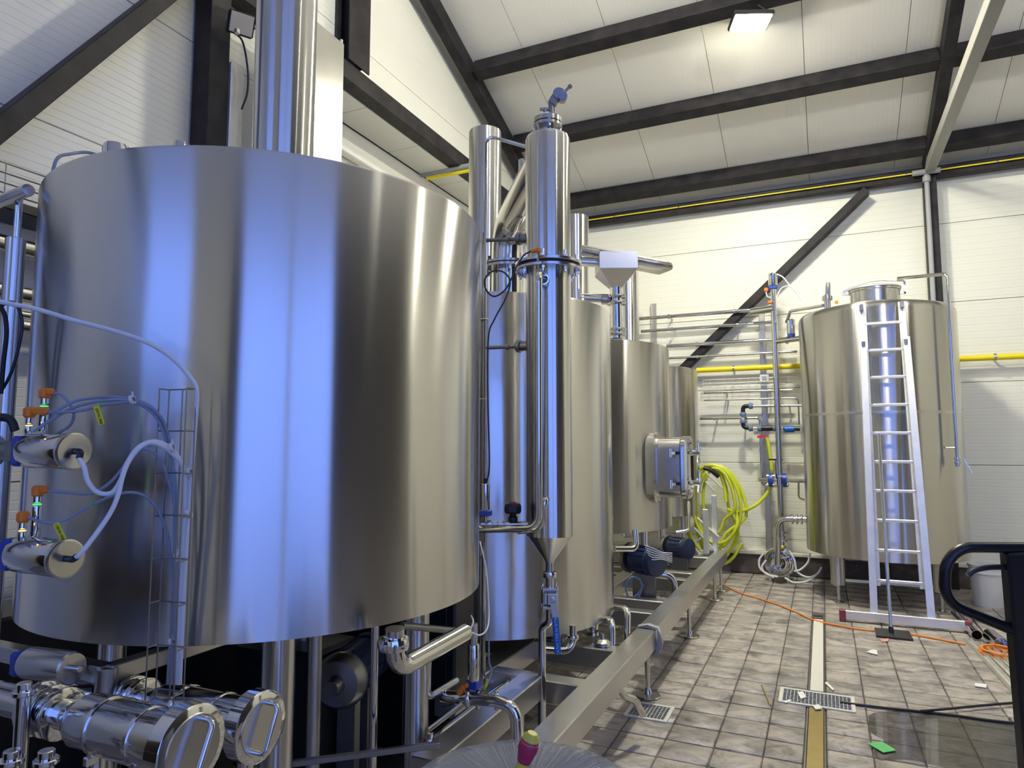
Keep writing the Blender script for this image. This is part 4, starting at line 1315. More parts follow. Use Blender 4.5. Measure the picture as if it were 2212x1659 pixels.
# blue butterfly valves
bvv = thing('butterfly_valve', 'pair of blue flanged valves with a black lever between wall pipe and tank', 'valve', Q(1683, 1035, Y=9.3))
zc = Q(1683, 1037, Y=9.3).z
for x in (1665, 1695):
    q = Q(x, 1037, Y=9.3)
    MB().lathe([(.04, -.03), (.085, -.028), (.09, 0), (.085, .028), (.04, .03)], (q.x, 9.3, zc), (1, 0, 0), 20).build('body', M_BLUE, bvv)
    for k in range(4):
        an = PI / 4 + PI / 2 * k
        MB().cyl((q.x - .05, 9.3 + .075 * math.cos(an), zc + .075 * math.sin(an)), (1, 0, 0), .012, .10, 8).build('bolt', M_CHROME, bvv)
q = Q(1680, 1015, Y=9.28)
MB().cyl((q.x, 9.28, zc), (0, 0, 1), .028, q.z - zc + .12, 14).build('stem', M_BLUE, bvv)
MB().cbox((q.x - .02, 9.28, q.z + .13), (.17, .03, .02), .004).build('lever', M_BLACK, bvv)
MB().tube([(Q(1640, 1037, Y=9.3).x, 9.3, zc), (Q(1740, 1037, Y=9.3).x, 9.2, zc)], .026, 14).build('line', M_POL, bvv)
MB().bar(Q(1680, 1029, Y=9.18), Q(1715, 1027, Y=9.18), .02, .012).build('lever', M_ALU, bvv)
# black compression fittings
ft = thing('compression_fittings', 'black and blue-grey compression pipe fittings in a square bend', 'fittings', Q(1650, 925, Y=9.4))
Yf = 9.40
def fit(pts, r=.028):
    MB().pipe([Q(x, y, Y=Yf) for x, y in pts], r, .06, 12).build('elbow', M_BLACK, ft)
def nut(x, y, d, r=.042, L=.055):
    q = Q(x, y, Y=Yf); d = V(d)
    MB().lathe([(r * .75, 0), (r, .006), (r, L * .6), (r * .8, L)], q - d * L / 2, d, 12).build('nut', M_BLUEF, ft, 20)
fit([(1618, 877), (1605, 878), (1605, 893)]); nut(1622, 877, (1, 0, 0)); nut(1605, 895, (0, 0, 1))
MB().tube([Q(1605, 897, Y=Yf), Q(1605, 908, Y=Yf)], .022, 12).build('link_pipe', M_WHITEP, ft)
nut(1605, 910, (0, 0, 1)); fit([(1605, 912), (1606, 923), (1622, 925)]); nut(1622, 925, (1, 0, 0))
MB().tube([Q(1622, 925, Y=Yf), Q(1690, 925, Y=Yf)], .016, 12).build('link_pipe', M_STEEL, ft)
fit([(1644, 925), (1672, 925)], .036); nut(1641, 925, (1, 0, 0)); nut(1674, 925, (1, 0, 0))
fit([(1692, 926), (1728, 926)], .03)
MB().lathe([(.03, 0), (.042, .005), (.042, .12), (.03, .125)], Q(1694, 927, Y=Yf), (1, 0, 0), 14).build('blue_coupling', M_BLUEH, ft)
MB().tube([Q(1622, 877, Y=Yf), Q(1735, 876, Y=Yf)], .016, 12).build('link_pipe', M_STEEL, ft)
MB().bar(Q(1636, 944, Y=Yf), Q(1655, 942, Y=Yf), .02, .03).build('red_tag', M_RED, ft)

# wall pump at the foot of the riser
pu = thing('transfer_pump', 'stainless transfer pump standing on the floor at the back wall', 'pump', (-.55, 9.2, 0))
pc = Q(1682, 1216, Y=9.12)
ax = V((-.12, -1, 0)).normalized()
MB().lathe([(.05, .0), (.05, .06), (.075, .065), (.085, .03), (.12, .025), (.13, .0), (.175, -.01), (.185, -.04), (.175, -.09), (.13, -.10), (.12, -.26), (.06, -.28)][::-1], pc, ax, 40).build('volute', M_CHROME, pu)
MB().lathe([(.15, .003), (.158, .012), (.15, .02)], pc, ax, 40, False, False).build('cover_ring', M_STEEL, pu)
MB().lathe([(.105, .02), (.112, .034), (.105, .04)], pc, ax, 40, False, False).build('cover_ring', M_STEEL, pu)
MB().cbox(pc + V((.02, .10, .17)), (.10, .10, .07), .01).build('terminal_box', M_YELLOW, pu)
MB().tube([(ux, uy, .54), (ux, uy - .02, pc.z + .12)], .04, 16).build('discharge', M_CHROME, pu)
for s in (-.10, .10):
    MB().cyl((pc.x + s, 9.14, 0), (0, 0, 1), .022, pc.z - .10, 12).build('foot', M_STEEL, pu)
MB().bar(Q(1676, 1207, Y=9.0), Q(1706, 1203, Y=9.0), .014, .014).build('handle', M_ALU, pu)
# suction pipe from tank to pump
st = thing('suction_pipe', 'polished pipe looping from the tank side down to the transfer pump', 'pipe', Q(1745, 1121, Y=9.05))
zz = Q(1720, 1121, Y=9.0).z
MB().pipe([V((Q(1755, 1121, Y=9.0).x, 8.98, zz)), V((Q(1680, 1121, Y=9.0).x, 8.98, zz)), V((Q(1681, 1214, Y=9.0).x, 8.98, pc.z)), ], .036, .11, 18, 8).build('tube', M_POL, st)
for x in (1712, 1722, 1732):
    c2 = MB(); clamp_ring(c2, (Q(x, 1121, Y=9.0).x, 8.98, zz), (1, 0, 0), .045, .024); c2.build('clamp', M_CHROME, st)
# white cable loops
cc_ = thing('pump_cables', 'white cables looping round the transfer pump on the floor', 'cable', Q(1690, 1255, Y=8.9))
for pts in ([(1650, 1195), (1640, 1210), (1642, 1228), (1658, 1240), (1672, 1248)], [(1655, 1210), (1646, 1225), (1655, 1240), (1680, 1246)],
            [(1705, 1190), (1716, 1210), (1722, 1235), (1745, 1247), (1765, 1240), (1775, 1225)], [(1750, 1195), (1745, 1215), (1730, 1230), (1716, 1234)],
            [(1695, 1248), (1715, 1258), (1745, 1255), (1765, 1240)]):
    MB().cable([Q(x, y, Y=8.85) for x, y in pts], .012, 8).build('cable', M_WHITEH, cc_)
simple_pipe('gauge_loop', [Q(1725, 1042, Y=9.15), Q(1725, 1075, Y=9.15), Q(1738, 1080, Y=9.15)], .012, 'thin gauge tube hanging beside the tall tank', M_STEEL, .04)

# yellow hose coil and stairs at the end of the skid
hs = thing('hose_coil', 'big coil of yellow hose hanging at the end of the skid', 'hose', Q(1560, 1220, Y=9.0))
hc = MB(); pts = []
rr = random.Random(3)
cxy = Q(1543, 1100, Y=9.3)
N = 7 * 22
for i in range(N):
    k = i / 22.0
    an = 2 * PI * k
    lo = int(k)
    rx = (.15, .24, .30, .27, .36, .20, .40)[lo % 7]
    rz = (.42, .52, .50, .62, .60, .56, .66)[lo % 7]
    zo = (.10, .02, .06, -.06, -.02, .0, -.08)[lo % 7]
    pts.append(V((cxy.x + rx * math.cos(an) + .03 * math.sin(lo), 9.30 + .06 * math.sin(an * .5 + lo) + .012 * lo, cxy.z + zo + rz * math.sin(an))))
hc.tube(smooth_path(pts[::2], 3), .021, 8)
hc.build('coil', M_HOSE, hs)
MB().cable([Q(1570, 1100, Y=9.32), Q(1590, 1106, Y=9.35), Q(1620, 1098, Y=9.3), Q(1645, 1080, Y=9.33), Q(1668, 1045, Y=9.36), Q(1666, 1000, Y=9.4), Q(1660, 960, Y=9.4), Q(1657, 945, Y=9.4)], .022).build('tail', M_HOSE, hs)
MB().cable([Q(1520, 1010, Y=9.0), Q(1535, 1015, Y=9.0), Q(1553, 1030, Y=9.02)], .03).build('strap', M_BLACK, hs)
stt = thing('steel_stairs', 'small aluminium stair frame at the end of the skid', 'stairs', (-1.25, 8.35, .455))
for x, y, Yy, yt in ((1527, 1228, 8.05, 1100), (1546, 1210, 8.35, 1070)):
    b_ = Q(x, y, Y=Yy); z_ = Q(x, yt, Y=Yy).z
    MB().cbox((b_.x, b_.y, (.455 + z_) / 2), (.055, .055, z_ - .455), .004).build('post', M_ALU, stt)
for x0, y0, x1, y1 in ((1505, 1118, 1553, 1160), (1500, 1140, 1550, 1196), (1498, 1180, 1533, 1222)):
    MB().bar(Q(x0, y0, Y=8.3), Q(x1, y1, Y=8.3), .02, .06, (0, 1, 0), .003).build('stringer', M_ALU, stt)
for x0, y0, x1, y1 in ((1524, 1020, 1561, 1056), (1524, 1040, 1543, 1062)):
    MB().bar(Q(x0, y0, Y=8.6), Q(x1, y1, Y=8.6), .02, .03, (0, 1, 0), .003).build('handrail', M_ALU, stt)
for x0, y0, x1, y1 in ((1494, 1176, 1515, 1162), (1496, 1206, 1530, 1190)):
    MB().bar(Q(x0, y0, Y=8.3), Q(x1, y1, Y=8.3), .10, .02, (0, 0, 1), .003).build('tread', M_ALU, stt)

# ================================================================== LADDER, SQUEEGEE, FLOOR THINGS
ld = thing('ladder', 'aluminium ladder leaning against the tall right-hand tank', 'ladder', (.62, 7.45, 0))
def lad(xf, z, off=0):
    s = z / 3.14
    return V((xf, 7.45 + .42 * s + off, z))
for x0, x1 in ((.385, .425), (.855, .80)):
    a, b = lad(x0, .06, -.03), lad(x0 + (x1 - x0) * .88, 2.78, -.03)
    MB().bar(a, b, .022, .065, (1, 0, 0), .003).build('outer_rail', M_ALU, ld)
for x0, x1 in ((.425, .435), (.815, .79)):
    a, b = lad(x0, .34, .03), lad(x1, 3.16, .03)
    MB().bar(a, b, .022, .065, (1, 0, 0), .003).build('inner_rail', M_ALU, ld)
for k in range(10):
    z_ = .39 + .284 * k
    s = z_ / 3.14
    MB().bar(lad(.425 + .01 * s, z_, .03), lad(.815 - .025 * s, z_, .03), .03, .03, (0, 0, 1), .006).build('rung', M_ALU, ld)
MB().cbox((.625, 7.42, .065), (.98, .05, .085), .004).build('stabiliser_bar', M_ALU, ld)
for x in (.115, 1.135):
    MB().cbox((x, 7.42, .055), (.06, .058, .11), .006).build('end_cap', M_MAROON, ld)
for x, z_ in ((.42, 3.12), (.79, 3.12), (.42, 2.72), (.80, 2.72)):
    MB().cbox(lad(x, z_, -.02), (.035, .05, .07), .004).build('hook', M_DARKSTEEL, ld)

sq_ = thing('floor_squeegee', 'floor squeegee with black head leaning against the ladder', 'squeegee', (.5, 7.1, 0))
a, b = Q(1925, 1364, z=.05), Q(1898, 938, Y=7.42)
MB().tube([a, b], .0145, 14).build('pole', M_POL, sq_)
hd = Q(1928, 1370, z=.02)
MB().prism([(hd.x - .14, hd.y + .02, .045), (hd.x + .13, hd.y + .02, .045), (hd.x + .15, hd.y - .10, .004), (hd.x - .135, hd.y - .10, .004)], (0, 0, .014)).build('head', M_BLACK, sq_)
MB().cyl(a - V((0, 0, .02)), (b - a), .02, .06, 12).build('socket', M_BLACK, sq_)

pts = [(1560, 1262), (1600, 1281), (1640, 1293), (1680, 1306), (1715, 1320), (1750, 1336), (1785, 1346), (1815, 1352), (1855, 1359), (1895, 1363), (1935, 1366), (1980, 1372), (2030, 1381), (2085, 1392)]
tag(MB().cable([Q(x, y, z=.010) for x, y in pts], .0085).build('extension_cord', M_ORCABLE), 'orange extension cord lying across the tiled floor', 'cord')

# slot drain strips
def strip(name, ya, yb, mat, label, h=.006):
    mb = MB().cbox((-.10, (ya + yb) / 2, h / 2 - .004), (.085, yb - ya, h + .008), .002)
    t = thing(name, label, 'drain cover', (-.10, (ya + yb) / 2, 0))
    mb.build('cover', mat, t)
    for s in (-1, 1):
        MB().box((-.10 + s * .05, (ya + yb) / 2, -.001), (.007, yb - ya, .008)).build('edge_rail', M_STEEL, t)
    return t
strip('slot_drain', 5.27, 7.38, M_SILL, 'pale drain channel cover strip running down the floor')
strip('slot_drain', 2.2, 4.93, M_BRASS, 'bronze coloured drain channel strip in the near floor')
MB_ = tag(MB().cbox((-.105, 7.44, .008), (.085, .10, .02), .004).build('drain_end', M_BLACK), 'black end piece of the pale drain strip', 'drain end')


def grate(name, xa, xb, ya, yb, label, nx, ny):
    t = thing(name, label, 'drain grate', ((xa + xb) / 2, (ya + yb) / 2, 0))
    MB().box(((xa + xb) / 2, (ya + yb) / 2, .001), (xb - xa - .02, yb - ya - .02, .004)).build('pit', M_BLACK, t)
    fr = MB(); w = .022
    for s in (0, 1):
        fr.box((xa + w / 2 if not s else xb - w / 2, (ya + yb) / 2, .004), (w, yb - ya, .010))
        fr.box(((xa + xb) / 2, ya + w / 2 if not s else yb - w / 2, .004), (xb - xa - 2 * w, w, .010))
    fr.build('frame', M_SILL, t)
    for i in range(1, nx):
        x = xa + (xb - xa) * i / nx
        MB().box((x, (ya + yb) / 2, .005), (.0035, yb - ya - .03, .008)).build('grid_bar', M_ALU, t)
    for j in range(1, ny):
        y = ya + (yb - ya) * j / ny
        MB().box(((xa + xb) / 2, y, .0055), (xb - xa - .03, .0035, .008)).build('grid_bar', M_ALU, t)
    return t
grate('floor_grate', -.33, .13, 4.95, 5.24, 'large floor drain grate across the drain channel', 20, 10)
grate('floor_grate', -1.20, -.93, 4.30, 4.56, 'small floor drain grate beside the skid', 12, 10)

# debris
def scrap(name, pts, mat, label, z=.006, h=.003, cat='scrap'):
    return tag(MB().prism([Q(x, y, z=z) for x, y in pts], (0, 0, h)).build(name, mat), label, cat)
scrap('green_card', [(1875, 1607), (1905, 1603), (1936, 1622), (1908, 1627)], M_GREEN, 'bright green card lying on the wet floor', .007, .004, 'card')
scrap('paper_scrap', [(1871, 1409), (1884, 1404), (1894, 1405), (1896, 1415)], M_PAPER, 'white paper scrap on the floor right of the drain strip', .007, .004)
scrap('paper_scrap', [(2106, 1477), (2131, 1479), (2131, 1487), (2106, 1483)], M_PAPER, 'pale flat scrap near the metal profiles', .006, .005)
scrap('paper_scrap', [(1693, 1517), (1704, 1512), (1710, 1514), (1698, 1519)], M_PAPER, 'white scrap at the left corner of the large grate', .007, .004)
scrap('wood_sliver', [(1782, 1476), (1786, 1474), (1802, 1490), (1798, 1492)], M_PAPER, 'thin white sliver right of the drain strip', .006, .005, 'sliver')
scrap('paper_scrap', [(1722, 1497), (1734, 1495), (1742, 1507), (1730, 1511)], M_PAPER, 'crumpled white paper on the left half of the large grate', .012, .006)
scrap('paper_scrap', [(1756, 1526), (1768, 1523), (1776, 1532), (1762, 1534)], M_PAPER, 'white paper crumb where the bronze strip meets the grate', .012, .006)
scrap('tape_scrap', [(1900, 1381), (1920, 1380), (1918, 1386), (1905, 1387)], new_mat('pink_scrap', (.62, .3, .24), .6), 'small pink scrap in front of the squeegee', .006, .004)
scrap('wood_sliver', [(1644, 1480), (1647, 1480), (1666, 1524), (1663, 1524)], M_BRASS, 'thin brown stick on the tiles left of the large grate', .006, .005, 'sliver')
dcab = [(1815, 1517), (1860, 1523), (1920, 1530), (1980, 1536), (2060, 1545), (2130, 1555), (2200, 1563)]
tag(MB().cable([Q(x, y, z=.010) for x, y in dcab], .0085).build('black_cable', M_RUBBER), 'black cable on the floor from the large grate to the right', 'cable')
dcab = [(1990, 1536), (2060, 1530), (2120, 1524), (2190, 1518)]
tag(MB().cable([Q(x, y, z=.024) for x, y in dcab], .0085).build('black_cable', M_RUBBER), 'second black cable crossing on the floor near the metal profiles', 'cable')
# standing water
wp_ = [(1876, 1545), (1895, 1538), (1950, 1534), (2010, 1540), (2080, 1550), (2200, 1566), (2240, 1600), (2240, 1659), (2160, 1672), (2080, 1668), (2010, 1650), (1960, 1640), (1900, 1640), (1888, 1620), (1910, 1600), (1880, 1580)]
wm = MB(); sp = smooth_path([Q(x, y, z=.0035) for x, y in wp_ + wp_[:1]], 4)[:-1]
wm.v = list(sp); wm.f = [list(range(len(sp)))]
tag(tag(wm.build('puddle', M_WET), 'shallow puddle of water on the tiles at lower right', 'puddle'), kind='stuff')

# metal profiles, pipes, cord coil, bucket at right
for k in range(4):
    a = V((1.06 + .055 * k, 7.10 - .10 * k, .004)); b = V((1.12 + .065 * k, 5.7, .004))
    d = (b - a).normalized(); s = V((-d.y, d.x, 0))
    s = s if s.x > 0 else -s
    mb = MB().prism([a, a + s * .045, a + s * .045 + V((0, 0, .035)), a + s * .040 + V((0, 0, .035)), a + s * .040 + V((0, 0, .005)), a + s * .005 + V((0, 0, .005)), a + s * .005 + V((0, 0, .035)), a + V((0, 0, .035))], b - a)
    tag(mb.build('metal_profile', M_ALU), ['leftmost long metal channel profile on the floor at right', 'second long metal channel profile from the left on the floor', 'third long metal channel profile from the left on the floor', 'rightmost long metal channel profile beside the orange cord coil'][k], 'profile', 'metal profiles on the floor')
def open_pipe(a, b, r, label):
    a, b = V(a), V(b); d = (b - a); L = d.length
    return tag(MB().lathe([(r, 0), (r, L), (r * .88, L), (r * .88, L * .4)], a, d, 24, True, False).build('loose_pipe', M_POL), label, 'pipe', 'loose pipes on the floor')
open_pipe(Q(2064, 1326, z=.05), Q(2110, 1372, z=.05), .042, 'loose stainless pipe on the floor right of the ladder foot')
open_pipe(Q(2138, 1372, z=.06), Q(2164, 1392, z=.06), .055, 'short fat stainless pipe on the floor near the black hand truck')
oc = MB(); pts = []
cc0 = Q(2160, 1412, z=.02)
for i in range(70):
    an = i * 2 * PI / 12
    pts.append(V((cc0.x + (.13 + .015 * math.sin(i * 1.7)) * math.cos(an), cc0.y + (.13 + .015 * math.cos(i * 2.1)) * math.sin(an), .012 + .008 * (i // 12))))
oc.tube(smooth_path(pts, 2), .008, 8)
tag(oc.build('cord_coil', M_ORCABLE), 'coiled orange cord beside the metal profiles', 'cord')
bk = thing('bucket', 'white plastic bucket on the floor behind the black handle', 'bucket', (1.53, 8.75, 0))
MB().lathe([(.13, 0), (.135, .01), (.16, .40), (.17, .405), (.17, .43), (.155, .43), (.15, .39), (.125, .02)], (1.53, 8.75, .0), (0, 0, 1), 36, True, False).build('pail', M_WHITEP, bk)
MB().lathe([(.163, .34), (.172, .345), (.172, .36), (.163, .365)], (1.53, 8.75, 0), (0, 0, 1), 36, False, False).build('rim', M_WHITEP, bk)

# pallet truck handle
pj = thing('pallet_truck', 'black pallet truck with looped handle at the right edge', 'pallet truck', (.62, 2.75, 0))
Dj = 2.45
loop = [(2290, 1178), (2090, 1182), (2050, 1200), (2037, 1240), (2046, 1285), (2075, 1312), (2120, 1332), (2185, 1362)]
pl = fillet([Q(x, y, D=Dj) for x, y in [(2290, 1183), (2042, 1182), (2040, 1300), (2190, 1362)]], .10, 10)
MB().tube(pl, .0195, 16).build('handle_loop', M_JACK, pj)
a, b = Q(2190, 1190, D=Dj), Q(2222, 1690, D=Dj)
MB().bar(a + RGT * .012, b + RGT * .03, .105, .05, toCam, .008).build('tiller', M_JACK, pj)
MB().cable([Q(2090, 1243, D=Dj), Q(2105, 1232, D=Dj), Q(2135, 1226, D=Dj), Q(2175, 1225, D=Dj)], .010).build('release_lever', M_JACK, pj)
base = V((b.x + .04, b.y - .02, 0))
MB().tube([b, base + V((0, 0, .30))], .035, 16).build('pump_tube', M_JACK, pj)
MB().cbox(base + V((.02, .0, .20)), (.22, .2, .22), .02).build('pump_block', M_JACK, pj)
for s in (-.09, .09):
    MB().cyl(base + V((s - .025, 0, .08)), (1, 0, 0), .08, .05, 20).build('wheel', M_RUBBER, pj)
fd = V((.35, -1, 0)).normalized(); fs = V((1, .35, 0)).normalized()
for s in (-.19, .19):
    a = base + fs * s + fd * .15 + V((0, 0, .08))
    MB().bar(a, a + fd * 1.0, .15, .05, (0, 0, 1), .01).build('fork', M_JACK, pj)
MB().bar(base + fs * -.26 + fd * .14 + V((0, 0, .12)), base + fs * .26 + fd * .14 + V((0, 0, .12)), .06, .16, (0, 0, 1), .01).build('fork_bridge', M_JACK, pj)

# wrapped drum with screwdriver
dc = Q(1128, 1716, D=1.16)
drz = dc.z + .01
dr_ = thing('wrapped_drum', 'round drum wrapped in clear stretch film at the bottom edge', 'drum', (dc.x, dc.y, 0))
MB().lathe([(.20, .0), (.205, .02), (.21, drz - .06), (.20, drz - .02), (.05, drz - .03)], (dc.x, dc.y, 0), (0, 0, 1), 48).build('drum_body', M_GREYDRUM, dr_)
fmb = MB(); n = 180
prof = [(.216, .2), (.217, drz - .05), (.214, drz - .02), (.200, drz - .004), (.17, drz + .002), (.10, drz - .006), (.03, drz - .010)]
rnd = random.Random(5)
wr = [rnd.uniform(-1, 1) if rnd.random() < .35 else rnd.uniform(-.25, .25) for _ in range(n)]
for j, (r_, z_) in enumerate(prof):
    for k in range(n):
        a = 2 * PI * k / n
        amp = .003 if j > 2 else .0015
        fmb.v.append(V((dc.x + (r_ + wr[k] * amp) * math.cos(a), dc.y + (r_ + wr[k] * amp) * math.sin(a), z_ + (wr[(k * 7 + j) % n] * .0004 + wr[k // 6 * 6] * .0010 if j > 2 else 0))))
for j in range(len(prof) - 1):
    for k in range(n):
        fmb.f.append([j * n + k, j * n + (k + 1) % n, (j + 1) * n + (k + 1) % n, (j + 1) * n + k])
fmb.f.append([(len(prof) - 1) * n + k for k in range(n)])
fmb.build('stretch_film', M_FILM, dr_, 60)
sd = thing('screwdriver', 'screwdriver with magenta and yellow grip standing on the wrapped drum', 'screwdriver', Q(1125, 1662, D=1.16))
a, b = Q(1118, 1690, D=1.12), Q(1149, 1588, D=1.12)
dd = (b - a); L = dd.length; dd.normalize()
MB().lathe([(.0045, -.08), (.0045, 0), (.010, .004), (.0115, .02), (.010, .035), (.012, .042)], a, dd, 20).build('collar', M_YGRIP, sd)
MB().lathe([(.0115, .036), (.0145, .05), (.0165, .065), (.0168, L - .025), (.0150, L - .008), (.011, L - .002)], a, dd, 20).build('grip', M_MAGENTA, sd)
MB().lathe([(.0155, L - .012), (.0135, L - .002), (.008, L + .004), (.004, L + .004)], a, dd, 20).build('end_cap', M_YGRIP, sd)

# ================================================================== LEFT FOREGROUND VALVES AND STRAINERS
def actuator(px, py, D, R, L, label, hose_dir):
    e = Q(px, py, D=D)
    ax = V((-1, 0, 0))
    t = thing('pneumatic_valve', label, 'valve', e + ax * L)
    MB().lathe([(R * .97, 0), (R, .003), (R, L - .004), (R * .96, L)], e, ax, 48).build('cylinder', M_POL, t)
    MB().lathe([(R * .2, -.004), (R * .94, -.004), (R * 1.03, -.003), (R * 1.04, .0), (R * 1.03, .008), (R * .97, .009)], e, ax, 48, True, False).build('end_cap', M_STEEL, t, 8)
    y0 = e + ax * (L + .018)
    MB().cbox(y0, (.036, R * 1.5, R * 1.75), .008).build('adaptor', M_BLUE, t)
    MB().cbox(y0 + ax * .04, (.045, R * 1.1, R * 1.2), .006).build('yoke', M_DARKSTEEL, t)
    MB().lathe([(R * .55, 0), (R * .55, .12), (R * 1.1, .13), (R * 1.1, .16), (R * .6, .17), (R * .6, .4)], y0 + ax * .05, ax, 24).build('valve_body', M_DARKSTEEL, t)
    f0 = e - ax * .006
    MB().pipe([f0, f0 - ax * .022, f0 - ax * .024 + V(hose_dir) * .03], .0085, .014, 12).build('elbow_fitting', M_BLACK, t)
    return t, f0 - ax * .024 + V(hose_dir) * .03


A1, h1 = actuator(160, 975, 1.78, .0475, .185, 'upper horizontal pneumatic valve cylinder at the left edge', (0, -.15, -.6))
A2, h2 = actuator(142, 1207, 1.72, .0475, .19, 'lower horizontal pneumatic valve cylinder at the left edge', (.5, -.1, .25))


def sensor(px, py, D, label, body_len, plug_dir, ledm, chrome_r=.010):
    p = Q(px, py, D=D)
    t = thing('sensor', label, 'sensor', p - V((0, 0, body_len)))
    MB().cbox(p, (.026, .026, .030), .006).bar(p + V((0, 0, .004)), p + V(plug_dir) * .05 + V((0, 0, .004)), .020, .020, (0, 0, 1), .005).build('plug', M_ORANGE, t)
    MB().cyl(p - V((0, 0, .030)), (0, 0, 1), chrome_r * .9, .018, 16).build('nut', M_CHROME, t)
    MB().cyl(p - V((0, 0, .036)), (0, 0, 1), chrome_r * .82, .0025, 16).build('indicator', ledm, t)
    MB().lathe([(chrome_r * .8, 0), (chrome_r, .004), (chrome_r, body_len - .042), (chrome_r * .9, body_len - .038)], p - V((0, 0, body_len)), (0, 0, 1), 18).build('body', M_CHROME, t)
    return p + V(plug_dir) * .05


rd = (RGT * 1.0)
s1 = sensor(97, 850, 1.86, 'upper rear orange plug sensor with green light at the left edge', .105, rd * .5, M_LEDG, .0125)
s2 = sensor(64, 891, 1.80, 'upper front orange plug sensor with amber light at the left edge', .055, rd, M_LEDY)
s3 = sensor(82, 1061, 1.80, 'lower rear orange plug sensor with green light at the left edge', .12, rd * .55, M_LEDG, .0125)
s4 = sensor(50, 1117, 1.74, 'lower front orange plug sensor with amber light at the left edge', .06, rd * .25, M_LEDY)

# wire tray on the kettle
wt = thing('wire_basket_tray', 'upright wire basket cable tray fixed to the kettle side', 'cable tray', Q(360, 1480, D=1.92))
pa, pb_ = Q(366, 842, D=1.93), Q(424, 846, D=1.90)
zt_, zb_ = pa.z, Q(340, 1482, D=1.93).z
u = (pb_ - pa); u.z = 0; Wd = u.length; u.normalize()
w_ = V((u.y, -u.x, 0))
if w_.dot(EYE - pa) < 0: w_ = -w_
long_pts = [pa + w_ * .035, pa + w_ * .0, pa + u * Wd * .5, pa + u * Wd, pa + u * Wd + w_ * .035, pa + u * Wd * .62 + w_ * .0]
for q in long_pts[:5]:
    MB().tube([V((q.x, q.y, zt_)), V((q.x, q.y, zb_))], .0022, 6).build('long_wire', M_DARKSTEEL, wt)
z_ = zt_
while z_ > zb_:
    MB().tube([V((q.x, q.y, z_)) for q in (long_pts[0], long_pts[1], long_pts[3], long_pts[4])], .0022, 6).build('hoop_wire', M_DARKSTEEL, wt)
    z_ -= .1175

# cables and air hoses
def lead(name, pts, r, mat, label, cat='cable', start=None):
    P = [Q(x, y, D=d) for x, y, d in pts]
    if start is not None: P = [start] + P
    return tag(MB().cable(P, r, 8, 7).build(name, mat), label, cat)


dT = 1.905
lead('sensor_cable', [(132, 852, 1.85), (150, 872, 1.84), (160, 892, 1.83), (152, 918, 1.84), (125, 936, 1.86)], .0042, M_GREYC, 'grey cable curling down from the upper rear sensor', start=s1)
lead('sensor_cable', [(125, 885, 1.80), (165, 866, 1.82), (225, 858, 1.84), (285, 862, 1.86), (330, 882, 1.88), (360, 930, dT), (374, 1000, dT), (378, 1150, dT), (374, 1300, dT), (366, 1478, dT)], .0042, M_GREYC, 'uppermost grey cable arching from the upper front sensor into the wire tray', start=s2)
lead('sensor_cable', [(72, 932, 1.78), (110, 908, 1.80), (160, 880, 1.82), (225, 865, 1.83), (290, 866, 1.86), (340, 892, 1.88), (366, 950, dT), (380, 1060, dT), (382, 1200, dT), (372, 1478, dT)], .0042, M_GREYC, 'grey cable rising from behind the upper valve into the wire tray')
lead('sensor_cable', [(140, 890, 1.80), (180, 886, 1.82), (230, 874, 1.83), (290, 870, 1.86), (336, 900, 1.88), (362, 965, dT), (376, 1080, dT), (378, 1478, dT)], .0042, M_GREYC, 'lowest of the grey cables arching at the upper front sensor', start=s2)
lead('sensor_cable', [(150, 1064, 1.80), (195, 1066, 1.81), (235, 1045, 1.82), (275, 1000, 1.84), (305, 970, 1.86), (340, 985, 1.88), (365, 1040, dT), (378, 1120, dT), (374, 1300, dT), (368, 1478, dT)], .0042, M_GREYC, 'grey cable from the lower rear sensor passing behind the white hoses', start=s3)
lead('sensor_cable', [(85, 1126, 1.74), (115, 1130, 1.75), (150, 1118, 1.77), (200, 1090, 1.79), (260, 1066, 1.82), (310, 1070, 1.85), (345, 1110, 1.88), (366, 1180, dT), (372, 1300, dT), (362, 1478, dT)], .0042, M_GREYC, 'grey cable with the lower yellow tag', start=s4)
lead('air_hose', [(182, 1010, 1.74), (190, 1040, 1.74), (212, 1064, 1.75), (242, 1064, 1.76), (262, 1035, 1.77), (275, 1000, 1.78), (300, 966, 1.80), (335, 954, 1.82), (370, 970, 1.85), (393, 1005, 1.88), (402, 1060, 1.9), (396, 1180, 1.9), (388, 1478, 1.9)], .0062, M_WHITEH, 'white air hose looping from the upper valve cylinder', 'hose', h1)
lead('air_hose', [(175, 1195, 1.70), (210, 1150, 1.72), (240, 1105, 1.74), (256, 1066, 1.75), (266, 1025, 1.76), (282, 990, 1.78), (308, 962, 1.80), (340, 958, 1.82), (378, 985, 1.86), (398, 1020, 1.89), (400, 1100, 1.9), (392, 1250, 1.9), (382, 1478, 1.9)], .0062, M_WHITEH, 'white air hose rising from the lower valve cylinder', 'hose', h2)
lead('air_hose', [(-30, 648, 1.75), (5, 653, 1.76), (80, 668, 1.80), (160, 692, 1.84), (240, 713, 1.86), (310, 736, 1.88), (365, 768, 1.9), (405, 808, 1.9), (425, 845, 1.9), (420, 930, 1.9), (410, 1060, 1.9), (398, 1250, 1.9), (388, 1478, 1.9)], .0062, M_WHITEH, 'long white air hose slanting across the kettle from the left edge', 'hose')
